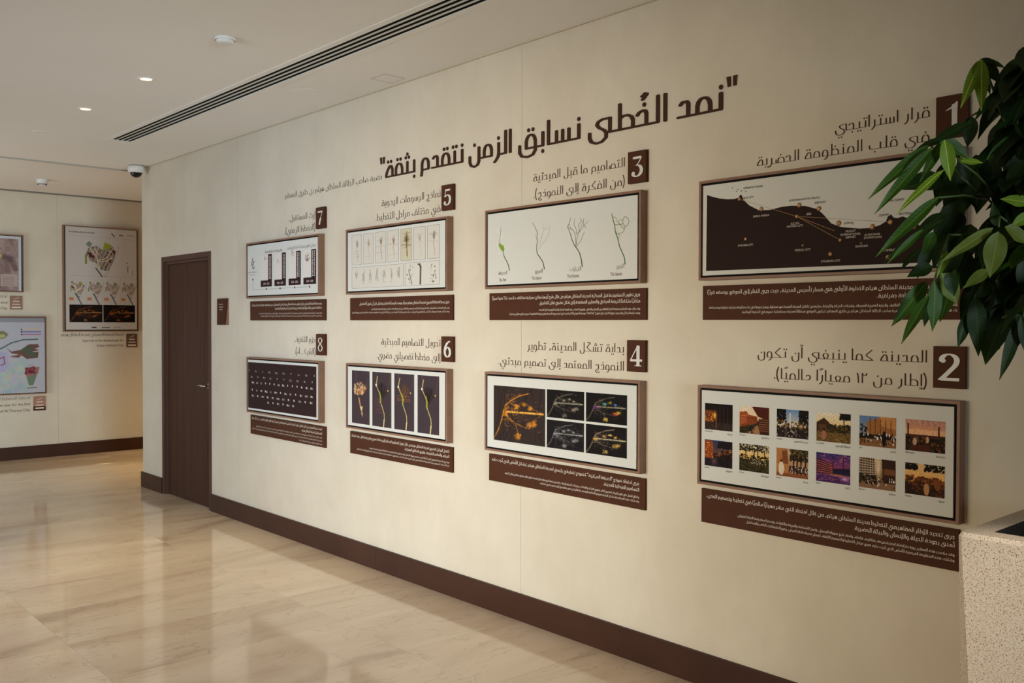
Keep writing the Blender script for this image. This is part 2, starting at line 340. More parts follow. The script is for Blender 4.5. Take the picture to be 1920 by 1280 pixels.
    if ch in 'عغ':
        if jp:
            base(0, 1.0); S.append([(.42, .02), (.24, .5), (.3, .8), (.55, .92), (.8, .8), (.86, .5), (.66, .02)]); dots(.55, 1.32, 0)
            if jn: return 1.1, S, D
            S.append([(.66, 0), (.3, -.2), (.3, -.5), (.6, -.68), (1.0, -.6)]); return 1.2, S, D
        S.append([(.64, .58), (.58, .76), (.38, .84), (.19, .68), (.14, .4), (.24, .1), (.5, 0)]); dots(.42, 1.32, 0)
        if jn: base(.5, .95); return .95, S, D
        S.append([(.36, .02), (.16, -.12), (.16, -.42), (.5, -.62), (.95, -.5)]); return 1.1, S, D
    if ch in 'فق':
        t = .18 if jp else .12
        if jn or ch == 'ف': base(0 if jp else t, t+.86)
        elif jp: base(0, t)
        S.append(arch(t, t+.66, 1.0)); base(t, t+.66); dots(t+.33, 1.38, 0)
        if jn: return t+.84, S, D
        if ch == 'ف': S.append([(t+.66, 0), (t+1.3, 0), (t+1.45, .12), (t+1.48, .5)]); return t+1.6, S, D
        S.append(bowl(t, t+1.15, 0, .3, .66)); return t+1.3, S, D
    if ch == 'م':
        t = .18 if jp else .12
        if jp: base(0, t+.1)
        S.append(arch(t, t+.66, .95)); base(t, t+.66)
        if jn: base(t+.66, t+.84); return t+.84, S, D
        S.append([(t+.66, .3), (t+.66, -.1), (t+.72, -.5)]); return t+.86, S, D
    if ch in 'هة':
        if jn and not jp:
            base(.12, 1.1); S.append(arch(.14, .86, 1.05)); S.append(arch(.38, .62, .55)); return 1.1, S, D
        if jn: base(0, 1.0); S.append(arch(.2, .78, .8)); S.append(bowl(.3, .7, 0, 0, .45)); return 1.0, S, D
        t = .2 if jp else .12
        base(0 if jp else t, t+.66); S.append([(t, 0), (t, .62), (t+.12, .95), (t+.3, .95), (t+.56, .5), (t+.66, .2), (t+.66, 0)]); dots(t+.3, 1.35, 0); return t+.8, S, D
    if ch in 'وؤ':
        t = .2 if jp else .14
        if jp: base(0, t+.1)
        S.append(arch(t, t+.6, .95)); base(t, t+.6); S.append([(t, .3), (t+.02, -.1), (t+.14, -.34), (t+.38, -.55)]); return t+.72, S, D
    if ch == 'ك':
        t = .2 if jp else .14
        if jn: base(0 if jp else t, t+1.05); S.append([(t+.12, 1.6), (t+.74, .86), (t+.74, .7), (t+.12, .12), (t+.1, 0)]); return t+1.05, S, D
        if jp: base(0, t)
        S.append([(t, 1.7), (t, 0)]); base(t, t+.95); S.append([(t+.95, 0), (t+.95, .4)]); S.append([(t+.6, .8), (t+.35, .75), (t+.55, .55), (t+.35, .45)]); return t+1.1, S, D
    if ch == 'ـ': base(0, .5); return .5, S, D
    if ch == 'ء': S.append([(.5, .5), (.25, .55), (.2, .3), (.5, .25)]); S.append([(.1, .1), (.55, .15)]); return .65, S, D
    if ch == '.': return .4, S, [(.18, .06)]
    if ch == ':': return .4, S, [(.18, .06), (.18, .6)]
    if ch == '،': S.append([(.2, .3), (.12, .1), (.28, -.12)]); return .5, S, D
    if ch == '(': S.append([(.35, 1.95), (.16, 1.3), (.12, .7), (.16, .1), (.35, -.5)]); return .5, S, D
    if ch == ')': S.append([(.12, 1.95), (.31, 1.3), (.35, .7), (.31, .1), (.12, -.5)]); return .5, S, D
    if ch == '"': S.append([(.1, 1.9), (.14, 1.4)]); S.append([(.36, 1.9), (.34, 1.4)]); return .5, S, D
    if ch == '١': S.append([(.25, 0), (.3, 1.0), (.38, 1.5)]); return .6, S, D
    if ch == '٢': S.append([(.6, 0), (.6, 1.5), (.5, 1.2), (.15, 1.2), (.1, 1.5)]); return .8, S, D
    if ch == '-': base(.1, .5); S[-1] = [(.1, .5), (.5, .5)]; return .6, S, D
    return .5, S, D
LAT = {'T': (.8, [[(0, 1.7), (.8, 1.7)], [(.4, 1.7), (.4, 0)]]), 'h': (.6, [[(0, 1.7), (0, 0)], [(0, .9), (.5, .95), (.55, 0)]]), 'e': (.6, [[(0, .5), (.55, .5), (.4, 1), (.1, .9), (0, .4), (.2, 0), (.55, .1)]]),
       'P': (.75, [[(0, 0), (0, 1.7), (.6, 1.6), (.6, .9), (0, .8)]]), 'a': (.6, [[(.5, 1), (.1, .9), (0, .4), (.2, 0), (.5, .2)], [(.5, 1), (.5, 0)]]), 'r': (.45, [[(0, 1), (0, 0)], [(0, .8), (.4, 1)]]), 'k': (.6, [[(0, 1.7), (0, 0)], [(.5, 1), (0, .5), (.5, 0)]])}
def layout(text):
    """strokes and dots of a whole line in units, plus its length"""
    S = []; D = []; t = 0.0; n = len(text); i = 0; prev = None
    while i < n:
        ch = text[i]
        if ch == '§':
            word = 'The Park'; wl = sum((LAT[c][0] if c != ' ' else .3)+.2 for c in word); x = t+wl
            for c in word:
                if c == ' ': x -= .5; continue
                a, st = LAT[c]; S += [[(x-p, z) for p, z in s_] for s_ in st]; x -= a+.2
            t += wl+.2; i += 1; prev = None; continue
        j = i+1
        while j < n and text[j] in MARKS: j += 1
        nxt = text[j] if j < n else None
        if ch == ' ': t += .42; i += 1; prev = None; continue
        isL = ch not in NOJOIN and ch not in '١٢'
        jp = isL and prev is not None and prev not in LEFTLESS and prev not in NOJOIN and prev not in '١٢' and ch != 'ء'
        jn = isL and ch not in LEFTLESS and nxt is not None and nxt not in NOJOIN and nxt not in '١٢ء§'
        a, st, dt = glyph(ch, jp, jn)
        if i and not jp and prev is not None: t += .14
        S += [[(t+p, z) for p, z in s_] for s_ in st]; D += [(t+p, z) for p, z in dt]
        tm = t+a*.5
        for mk in text[i+1:j]:
            if mk == 'ُ': S.append([(tm, 2.05), (tm+.14, 1.95), (tm-.02, 1.9), (tm-.12, 2.05), (tm, 2.1)]); S.append([(tm-.1, 2.0), (tm+.1, 1.72)])
            elif mk == 'ّ': S.append([(tm-.2, 1.8), (tm-.15, 1.62), (tm, 1.75), (tm+.15, 1.62), (tm+.2, 1.8)])
            else: S.append([(tm-.18, 2.02), (tm+.18, 1.88)]); S.append([(tm-.18, 1.84), (tm+.18, 1.7)])
        t += a; prev = ch if isL else None; i = j
    return S, D, t
OCT = [(math.cos(math.pi*(k+.5)/4), math.sin(math.pi*(k+.5)/4)) for k in range(8)]
def write(mb, text, ya, yb, z, xh, x, wx, wz, axis='y', thick=0.0, dot=.12, fine=True):
    """letter a line: starts at ya, ends at yb along the wall, x-height xh, pen wx by wz (in x-heights)"""
    S, D, L_ = layout(text); k = (yb-ya)/L_; sg = 1 if k > 0 else -1
    pen = [(a*wx*.5*1.08, b*wz*.5*1.08) for a, b in OCT] if fine else [(-wx/2, -wz/2), (wx/2, -wz/2), (wx/2, wz/2), (-wx/2, wz/2)]
    n = [0]; kx = k/xh*sg            # squeeze applied to the pen as well
    def put(poly):
        n[0] += 1; xo = x-(n[0] % 41)*1.4e-5
        P = [(ya+t*k, z+v*xh) for t, v in poly]
        f = (lambda a, b, c: (a, b, c)) if axis == 'y' else (lambda a, b, c: (b, a, c))
        mb.face([f(xo-thick if axis == 'y' else xo-thick, a, b) for a, b in (P if axis == 'y' else P)])
        if thick:
            q = len(P)
            for e in range(q):
                (a0, b0), (a1, b1) = P[e], P[(e+1) % q]
                mb.face([f(xo-thick, a0, b0), f(xo-thick, a1, b1), f(x+.0004, a1, b1), f(x+.0004, a0, b0)])
    for st in S:
        for (a, b), (c, d) in zip(st, st[1:]):
            put(hull([(round(p+u/max(kx, .35), 4), round(q+v, 4)) for p, q in ((a, b), (c, d)) for u, v in pen]))
    for t, v in D:
        r = dot; put([(t+r/max(kx, .45)*ca, v+r*cb) for ca, cb in (OCT if fine else ((-1, 0), (0, -1), (1, 0), (0, 1)))])
_fc = {}
def latin(mb, text, yc, z, h, x, align='c', squeeze=1.0, axis='y', col=None, maxw=None):
    """Latin text in Blender's own font, laid flat on the wall; h is the capital height"""
    if text not in _fc:
        cu = bpy.data.curves.new('text', 'FONT'); cu.body = text; cu.resolution_u = 2
        o = bpy.data.objects.new('text', cu); C.objects.link(o); bpy.context.view_layer.update()
        me = bpy.data.meshes.new_from_object(o.evaluated_get(bpy.context.evaluated_depsgraph_get()))
        _fc[text] = ([tuple(v.co) for v in me.vertices], [tuple(p.vertices) for p in me.polygons])
        bpy.data.objects.remove(o); bpy.data.curves.remove(cu); bpy.data.meshes.remove(me)
    V, F = _fc[text]
    if not V: return
    x0 = min(v[0] for v in V); x1 = max(v[0] for v in V); s = h/0.72; wd = (x1-x0)*s*squeeze
    if maxw and wd > maxw: squeeze *= maxw/wd; wd = maxw
    off = {'c': wd/2, 'l': 0, 'r': wd}[align]; i = len(mb.v)
    for a, b, _ in V:
        u = (a-x0)*s*squeeze-off
        mb.v.append((x, yc-u, z+b*s) if axis == 'y' else (yc+u, x, z+b*s))
    for f in F: mb.f.append(tuple(i+k for k in f)); mb.c.append(col)
def ribbon(mb, pts, w0, w1, x, col=None):    # printed line on the wall plane, mm points
    n = len(pts)
    for j in range(n-1):
        (a, b), (c, d) = pts[j], pts[j+1]; L_ = math.hypot(c-a, d-b) or 1; nx, ny = -(d-b)/L_, (c-a)/L_
        u0 = (w0+(w1-w0)*j/(n-1))/2; u1 = (w0+(w1-w0)*(j+1)/(n-1))/2; e = .25*min(u0, u1)
        tx, ty = (c-a)/L_*e, (d-b)/L_*e
        mb.face([(x-(j % 2)*2e-5, p/1000, q/1000) for p, q in ((a+nx*u0-tx, b+ny*u0-ty), (a-nx*u0-tx, b-ny*u0-ty), (c-nx*u1+tx, d-ny*u1+ty), (c+nx*u1+tx, d+ny*u1+ty))], col)
# painted prints: a small picture computed as colours on a fine grid of the printed sheet
class Pic:
    def __init__(s, w_, h_, c): s.w = w_; s.h = h_; s.a = np.ones((h_, w_, 3))*np.array(c)/255.; s.y, s.x = np.mgrid[0:h_, 0:w_]; s.x = s.x/(w_-1); s.y = s.y/(h_-1)
    def _m(s, m, c, k=1): m = (m*k)[..., None]; s.a = s.a*(1-m)+np.array(c)/255.*m
    def rect(s, x0, y0, x1, y1, c, k=1): s._m(((s.x >= x0) & (s.x <= x1) & (s.y >= y0) & (s.y <= y1)).astype(float), c, k)
    def ell(s, cx, cy, rx, ry, c, k=1): s._m((((s.x-cx)/rx)**2+((s.y-cy)/ry)**2 <= 1).astype(float), c, k)
    def glow(s, cx, cy, rx, ry, c, k=1): s._m(np.exp(-(((s.x-cx)/rx)**2+((s.y-cy)/ry)**2)), c, k)
    def grad(s, y0, y1, c0, c1):
        t = np.clip((s.y-y0)/(y1-y0), 0, 1)[..., None]; m = ((s.y >= y0) & (s.y <= y1))[..., None]
        s.a = np.where(m, np.array(c0)/255.*(1-t)+np.array(c1)/255.*t, s.a)
    def poly(s, P, c, k=1):
        ins = np.zeros(s.x.shape, bool); n = len(P)
        for i in range(n):
            (x0, y0), (x1, y1) = P[i], P[(i+1) % n]
            if y0 == y1: continue
            cond = ((y0 > s.y) != (y1 > s.y)) & (s.x < (x1-x0)*(s.y-y0)/(y1-y0)+x0); ins ^= cond
        s._m(ins.astype(float), c, k)
    def line(s, P, wd, c, k=1):
        asp = s.h/s.w
        for (x0, y0), (x1, y1) in zip(P, P[1:]):
            dx, dy = x1-x0, (y1-y0)*asp; L2 = dx*dx+dy*dy or 1e-9
            t = np.clip(((s.x-x0)*dx+(s.y-y0)*asp*dy)/L2, 0, 1)
            d = np.hypot(s.x-x0-t*dx, (s.y-y0)*asp-t*dy); s._m(np.clip(1.5-d/wd, 0, 1), c, k)
    def blobs(s, n, x0, y0, x1, y1, r0, r1, cols, k=1, ell=1.0, seed=1):
        g = np.random.default_rng(seed)
        for _ in range(n):
            r = g.uniform(r0, r1); s.ell(g.uniform(x0, x1), g.uniform(y0, y1), r, r*ell*s.w/s.h, cols[g.integers(len(cols))], k)
    def noise(s, amt, seed=3):
        g = np.random.default_rng(seed); s.a = np.clip(s.a*(1+g.normal(0, amt, s.x.shape)[..., None]), 0, 1)
    def put(s, name, parent, plane, a0, a1, z0, z1, axis='y', m=None):
        """a0 = coordinate of the left edge, a1 = right edge; z1 = top"""
        A = a0+(a1-a0)*s.x; Z = z1+(z0-z1)*s.y; X = np.full_like(A, plane)
        V = np.stack([X, A, Z] if axis == 'y' else [A, X, Z], -1).reshape(-1, 3)-np.array(parent['_org'])
        i = (np.arange(s.h-1)[:, None]*s.w+np.arange(s.w-1)[None]).ravel(); F = np.stack([i, i+s.w, i+s.w+1, i+1], -1)
        me = bpy.data.meshes.new(name); me.from_pydata(V.tolist(), [], F.tolist()); me.materials.append(m or m_print)
        at = me.color_attributes.new('Col', 'FLOAT_COLOR', 'POINT'); c = np.clip(s.a, 0, 1); c = np.where(c <= .04045, c/12.92, ((c+.055)/1.055)**2.4)
        at.data.foreach_set('color', np.concatenate([c, np.ones(c.shape[:2]+(1,))], -1).astype(np.float32).ravel())
        o = bpy.data.objects.new(name, me); C.objects.link(o); o.parent = parent; o['_org'] = parent['_org']; return o
# measured outlines (millimetres on the wall, metres for leaves)
P3_LINES = [([(3773, 2122), (3779, 2071), (3786, 2042), (3790, 2025), (3775, 2006), (3754, 1988), (3749, 1965), (3729, 1938), (3711, 1911), (3704, 1884)], 1.2, 5, 'g'), ([(3523, 2126), (3504, 2097), (3486, 2070), (3491, 2046), (3486, 2026), (3493, 2002), (3487, 1964), (3463, 1938), (3443, 1912), (3434, 1880)], 1.5, 5, 'g'), ([(3395, 2095), (3405, 2058), (3423, 2035), (3450, 2012), (3468, 1994), (3478, 1985)], 1, 1.5, 'l'), ([(3410, 2093), (3432, 2085), (3450, 2061), (3459, 2031), (3477, 2007)], 1, 1.5, 'l'), ([(3446, 2111), (3439, 2086)], 1, 1, 'l'), ([(3486, 2070), (3504, 2059), (3491, 2039)], 1, 1.2, 'l'), ([(3246, 2129), (3254, 2105), (3267, 2085), (3250, 2054), (3241, 2029), (3228, 2004), (3212, 1982), (3189, 1957), (3174, 1923), (3165, 1880)], 1.5, 5, 'g'), ([(3267, 2085), (3241, 2071), (3225, 2061), (3212, 2033), (3209, 1985)], 1.5, 2, 'd'), ([(3217, 2123), (3223, 2094), (3208, 2069), (3206, 2044), (3190, 2055), (3175, 2066)], 1.5, 1.5, 'd'), ([(3183, 2120), (3171, 2107), (3190, 2091), (3187, 2067), (3185, 2052)], 1.5, 1.5, 'd'), ([(3155, 2118), (3159, 2101), (3154, 2082), (3138, 2069)], 1.5, 1.5, 'd'), ([(3126, 2104), (3146, 2088), (3167, 2071), (3191, 2049), (3203, 2014), (3209, 1988)], 1.5, 2, 'd'), ([(3150, 2052), (3166, 2030), (3174, 2012), (3199, 1990), (3209, 1979)], 1.2, 2, 'd'), ([(3159, 2106), (3167, 2089), (3183, 2073)], 1.2, 1.2, 'd'), ([(3258, 2096), (3246, 2077), (3229, 2070)], 1.2, 1.2, 'd'), ([(2972, 2125), (2962, 2091), (2953, 2067), (2949, 2038), (2933, 2003), (2922, 1967), (2902, 1932), (2891, 1909), (2887, 1880)], 4, 5, 'G'), ([(2892, 2105), (2903, 2089), (2901, 2074), (2888, 2059), (2873, 2064), (2865, 2077), (2871, 2095), (2892, 2105)], 3.5, 3.5, 'h'), ([(2903, 2089), (2922, 2092), (2930, 2082), (2918, 2070), (2901, 2074)], 3, 3, 'h'), ([(2962, 2108), (2945, 2104), (2944, 2089), (2930, 2082)], 2.5, 2.5, 'h'), ([(2953, 2073), (2934, 2070), (2918, 2070), (2907, 2055), (2893, 2045), (2903, 2032), (2922, 2028), (2937, 2027), (2946, 2038)], 3.5, 3.5, 'h'), ([(2893, 2045), (2888, 2059)], 3.5, 3.5, 'h'), ([(2933, 2025), (2922, 2019), (2929, 2002)], 2.5, 2.5, 'h')]
P3_BLOB = [(3785, 2036), (3769, 2028), (3763, 2021), (3749, 2022), (3751, 2011), (3745, 2004), (3753, 1985), (3768, 1996), (3790, 2020)]
P3_TEXT = [((3758, 1835), 'The Park', 0), ((3492, 1836), 'The Square', 0), ((3228, 1837), 'The Streams', 0), ((2943, 1836), 'The Islands', 0), ((3758, 1869), 'الحديقة', 1), ((3476, 1868), 'المربع', 1), ((3213, 1868), 'التيارات', 1), ((2917, 1868), 'الجزر', 1)]
P1_SHAPE = [(2422, 2159), (2389, 2147), (2358, 2138), (2317, 2130), (2282, 2128), (2262, 2132), (2251, 2144), (2244, 2137), (2237, 2120), (2208, 2094), (2160, 2069), (2108, 2067), (2057, 2074), (2012, 2075), (1950, 2068), (1898, 2051), (1872, 2028), (1838, 1990), (1796, 1973), (1723, 1962), (1676, 1961), (1645, 1968), (1621, 1980), (1613, 1998), (1601, 2005), (1592, 1993), (1577, 1989), (1558, 1994), (1541, 1987), (1518, 1981), (1496, 1956), (1474, 1962), (1465, 1940), (1467, 1823), (1469, 1822), (1913, 1826), (2424, 1830)]
P1_BALLS = [((2257, 2126), 14), ((2150, 2074), 16), ((1977, 2074), 17), ((1891, 2053), 17), ((1987, 2030), 13), ((1807, 1989), 18), ((1672, 1965), 18), ((1603, 1977), 16), ((1515, 1956), 19), ((2225, 1956), 12), ((1960, 1913), 8), ((1801, 1924), 12), ((1716, 1907), 7), ((1841, 1872), 14), ((1611, 1849), 15), ((1565, 1941), 8)]
P1_RAYS = [[(1987, 2030), (2252, 2123)], [(1987, 2030), (1603, 1977)], [(1987, 2030), (1825, 1961)], [(1987, 2030), (1801, 1924)]]
P1_TEXT = [((2189, 2168), 'DIMANIYAT ISLAND', 1), ((2212, 2127), 'BLUE CITY', 1), ((2150, 2046), 'BARKA MARINA', 0), ((1955, 2096), 'Al BARAKAH ROYAL PALACE', 1), ((1885, 2076), 'SEEB PORT', 1), ((1934, 2035), 'SEEB', 0), ((1995, 2002), 'SULTAN', 0), ((1995, 1992), 'HAITHAM CITY', 0), ((1768, 1986), 'Al MOUJ', 1), ((1758, 1955), 'MUSCAT', 0), ((1758, 1943), 'INTERNATIONAL', 0), ((1758, 1932), 'AIRPORT', 0), ((1672, 1936), 'Al KHUWAIR', 0), ((1670, 1925), 'DOWNTOWN', 0), ((1629, 2005), 'QURUM', 1), ((1547, 2003), 'MUTTRAH', 1), ((1590, 2056), 'ALFAHL ISLAND', 1), ((2224, 1930), 'KHAZAEN CITY', 0), ((1960, 1895), 'MEDICAL CITY', 0), ((1840, 1845), 'ATHURAYA CITY', 0), ((1713, 1895), 'BAWSHAR', 0), ((1606, 1874), 'Al AMERAT', 0)]
P1_ISLES = [(2292, 2176), (2272, 2159), (2265, 2166), (2247, 2158), (2226, 2153), (1641, 2039)]
LEAVES = [((-0.531,1.103,2.373),(-0.603,1.123,2.233),0.037,2),((-0.55,1.092,2.367),(-0.55,1.089,2.225),0.042,2),((-0.484,1.115,2.384),(-0.487,1.09,2.276),0.025,0),((-0.507,1.108,2.382),(-0.41,1.069,2.367),0.019,0),((-0.473,1.118,2.387),(-0.465,1.069,2.313),0.038,0),((-0.384,1.038,2.394),(-0.503,1.078,2.286),0.044,0),((-0.349,1.072,2.347),(-0.366,1.084,2.201),0.061,1),((-0.436,1.017,2.376),(-0.441,1.018,2.242),0.047,1),((-0.38,1.034,2.387),(-0.336,0.992,2.28),0.048,0),((-0.325,1.053,2.408),(-0.329,0.974,2.372),0.042,0),((-0.715,1.127,2.119),(-0.775,1.162,2.005),0.03,1),((-0.733,1.117,2.115),(-0.721,1.103,2.002),0.045,2),((-0.711,1.123,2.119),(-0.659,1.075,2.067),0.039,1),((-0.666,1.109,2.063),(-0.586,1.06,2.069),0.024,2),((-0.448,1.159,2.23),(-0.458,1.165,2.137),0.048,0),((-0.678,1.148,2.127),(-0.749,1.187,2.102),0.026,0),((-0.554,1.118,2.189),(-0.669,1.188,2.131),0.04,0),((-0.725,1.163,2.108),(-0.911,1.246,1.954),0.02,1),((-0.739,1.148,2.098),(-0.903,1.227,1.915),0.022,1),((-0.756,1.108,2.028),(-0.882,1.178,1.92),0.025,2),((-0.412,1.257,2.057),(-0.569,1.316,2.019),0.077,0),((-0.725,1.132,1.96),(-0.913,1.217,1.799),0.031,1),((-0.617,1.168,1.906),(-0.797,1.247,1.81),0.026,0),((-0.741,1.171,1.869),(-0.839,1.224,1.774),0.023,1),((-0.564,1.253,1.831),(-0.637,1.284,1.77),0.027,0),((-0.718,1.15,1.863),(-0.74,1.168,1.797),0.036,1),((-0.423,1.196,1.946),(-0.443,1.212,1.867),0.056,0),((-0.667,1.01,1.867),(-0.795,1.091,1.778),0.034,3),((-0.689,0.989,1.854),(-0.704,0.999,1.73),0.064,3),((-0.643,0.989,1.87),(-0.591,0.941,1.822),0.05,3),((-0.587,1.032,1.879),(-0.624,1.027,1.941),0.03,0),((-0.739,1.138,1.726),(-0.735,1.131,1.58),0.048,1),((-0.77,1.139,1.682),(-0.848,1.181,1.549),0.034,1),((-0.704,1.174,1.723),(-0.812,1.22,1.6),0.049,1),((-0.652,1.193,1.652),(-0.661,1.199,1.594),0.02,0),((-0.563,1.224,1.777),(-0.646,1.257,1.743),0.045,0),((-0.704,1.134,1.746),(-0.667,1.099,1.658),0.076,3),((-0.625,1.036,1.755),(-0.675,1.081,1.709),0.036,3),((-0.65,1.141,1.812),(-0.673,1.16,1.734),0.028,2),((-0.73,1.104,1.746),(-0.73,1.086,1.679),0.042,0),((-0.55,1.102,1.682),(-0.551,1.082,1.509),0.059,0),((-0.549,1.126,1.632),(-0.567,1.14,1.532),0.038,0),((-0.464,1.078,1.683),(-0.447,1.059,1.547),0.057,0),((-0.444,1.112,1.617),(-0.428,1.096,1.553),0.035,0),((-0.441,1.082,1.601),(-0.435,1.075,1.525),0.035,0),((-0.54,0.983,1.625),(-0.58,1.015,1.444),0.039,0),((-0.54,0.983,1.628),(-0.563,1.003,1.604),0.033,0),((-0.558,0.973,1.625),(-0.537,0.951,1.493),0.039,0),((-0.501,0.989,1.629),(-0.465,0.955,1.552),0.037,0),((-0.546,1.045,1.724),(-0.502,1.004,1.662),0.034,0),((-0.527,1.055,1.721),(-0.503,1.031,1.638),0.028,0),((-0.504,1.061,1.729),(-0.548,1.1,1.676),0.034,0),((-0.203,1.131,1.878),(-0.261,1.18,1.785),0.051,0),((-0.422,1.13,2.025),(-0.35,1.065,2.05),0.039,0),((-0.542,1.077,2.077),(-0.454,1.001,2.177),0.034,1),((-0.473,1.046,2.192),(-0.513,1.081,2.169),0.022,0),((-0.43,1.061,2.211),(-0.463,1.091,2.245),0.019,0),((-0.477,0.992,2.073),(-0.523,1.032,2.004),0.052,0),((-0.538,0.963,1.943),(-0.593,1.013,1.958),0.039,2),((-0.511,0.965,1.915),(-0.556,1.005,1.877),0.036,2),((-0.551,0.971,1.793),(-0.547,0.964,1.673),0.051,0),((-0.282,1.209,2.142),(-0.271,1.195,2.006),0.102,0),((-0.192,1.195,2.151),(-0.232,1.226,1.961),0.104,0),((-0.166,1.171,2.099),(-0.156,1.156,1.926),0.097,0),((-0.277,1.243,2.078),(-0.317,1.275,1.924),0.096,0),((-0.245,1.237,1.926),(-0.273,1.258,1.788),0.1,0),((-0.216,1.183,1.89),(-0.23,1.192,1.735),0.103,0),((-0.165,1.137,1.89),(-0.16,1.128,1.735),0.096,0),((-0.305,1.18,1.816),(-0.337,1.206,1.682),0.091,0),((-0.223,1.146,1.751),(-0.263,1.178,1.632),0.085,0),((-0.155,1.136,2.199),(-0.175,1.151,2.079),0.076,0),((-0.353,1.228,2.001),(-0.398,1.266,1.883),0.074,0),((-0.399,1.241,1.898),(-0.438,1.272,1.781),0.067,0),((-0.445,1.203,1.977),(-0.495,1.245,1.846),0.062,0),((-0.455,1.182,1.874),(-0.51,1.227,1.703),0.065,0),((-0.394,1.181,1.828),(-0.447,1.224,1.67),0.069,0),((-0.488,1.183,1.767),(-0.521,1.209,1.61),0.055,1),((-0.399,1.156,1.745),(-0.437,1.186,1.604),0.059,0),((-0.353,1.142,1.754),(-0.392,1.172,1.594),0.059,0),((-0.394,1.242,2.116),(-0.426,1.267,1.975),0.07,0),((-0.351,1.23,2.126),(-0.313,1.192,1.964),0.077,0),((-0.483,1.262,1.861),(-0.513,1.285,1.742),0.043,0),((-0.513,1.209,1.936),(-0.583,1.271,1.871),0.045,0)]
STEMS = [([-0.529,1.101,2.376],[-0.437,1.067,2.192]),([-0.437,1.067,2.192],[-0.265,1.057,2.058]),([-0.712,1.124,2.119],[-0.661,1.104,2.061]),([-0.661,1.104,2.061],[-0.455,1.091,1.994]),([-0.455,1.091,1.994],[-0.201,1.062,1.899]),([-0.348,1.071,2.34],[-0.291,1.083,2.17]),([-0.656,1.0,1.87],[-0.6,1.018,1.905]),([-0.6,1.018,1.905],[-0.244,1.031,1.828]),([-0.722,1.16,2.106],[-0.527,1.158,2.041]),([-0.527,1.158,2.041],[-0.25,1.107,1.915]),([-0.739,1.138,1.726],[-0.553,1.176,1.867]),([-0.553,1.176,1.867],[-0.251,1.106,1.865]),([-0.539,0.982,1.625],[-0.491,1.047,1.621]),([-0.533,0.977,1.625],[-0.269,1.052,1.746]),([-0.725,1.132,1.957],[-0.364,1.144,1.989]),([-0.448,1.023,2.186],[-0.284,1.073,2.058]),([-0.55,1.102,1.682],[-0.31,1.13,1.78]),([-0.546,1.045,1.725],[-0.305,1.086,1.811]),([-0.45,1.16,2.23],[-0.392,1.109,2.259])]
# ------------------------------------------------------------------ measured room
HC = 3.093; HC2 = 3.13; YB = 11.837; YE = 9.103; YS = 9.309; XL = -4.4; YF = -4.2; XR = 4.06
# floor: slab of grout and polished marble tiles 1.2 x 0.6
f = MB(); f.box((XL, YF, -0.10), (XR, YB+.1, -0.004)); floor = structure(f.build('floor', m_grout)); floor['label'] = 'polished beige marble floor laid in large tiles'
t = MB(); a, b, e = 0.5994, 0.2994, 0.0005
t.v = [(-a, -b, -.004), (a, -b, -.004), (a, b, -.004), (-a, b, -.004), (-a, -b, -e), (a, -b, -e), (a, b, -e), (-a, b, -e), (-a+e, -b+e, 0), (a-e, -b+e, 0), (a-e, b-e, 0), (-a+e, b-e, 0)]
t.f = [(0, 1, 5, 4), (1, 2, 6, 5), (2, 3, 7, 6), (3, 0, 4, 7), (4, 5, 9, 8), (5, 6, 10, 9), (6, 7, 11, 10), (7, 4, 8, 11), (8, 9, 10, 11)]; t.c = [None]*9
t0 = t.build('floor_tile', m_tile, floor); first = True
for i in range(2, 9):
    for j in range(27):
        y = 4.27+.6*(j-14)+.3
        if y < YF or y > YB: continue
        o = t0 if first else t0.copy()
        if not first: C.objects.link(o)
        first = False; o.parent = floor; o.location = (-1.94+1.2*(i-4)+.6, y, 0)
# ceiling: main ceiling with a slot opening for the linear diffuser
SX0, SX1, SY0, SY1 = -0.735, -0.550, -0.6, 7.83
c = MB()
c.box((XL, YF, HC), (SX0, YS, HC+.12)); c.box((SX1, YF, HC), (0.15, YS, HC+.12)); c.box((SX0, YF, HC), (SX1, SY0, HC+.12)); c.box((SX0, SY1, HC), (SX1, YS, HC+.12))
ceil = structure(c.build('ceiling', m_ceil)); ceil['label'] = 'smooth cream painted ceiling with recessed downlights'
c = MB(); c.box((XL, YS+.10, HC2), (XR, YB+.1, HC2+.12)); ceil2 = structure(c.build('ceiling', m_ceil))
c = MB(); c.box((XL, YS-.022, HC-.012), (0.0, YS-.004, HC)); c.box((XL, YS-.002, HC-.006), (0.0, YS+.014, HC+.12)); structure(c.build('trim_1', m_alu))
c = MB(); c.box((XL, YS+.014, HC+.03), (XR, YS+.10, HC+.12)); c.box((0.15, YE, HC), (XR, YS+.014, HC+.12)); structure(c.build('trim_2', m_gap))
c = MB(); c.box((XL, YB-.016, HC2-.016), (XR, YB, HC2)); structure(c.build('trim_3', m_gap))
c = MB(); c.box((-.012, YF, HC-.006), (0.0, YE, HC)); structure(c.build('trim_4', m_seam))
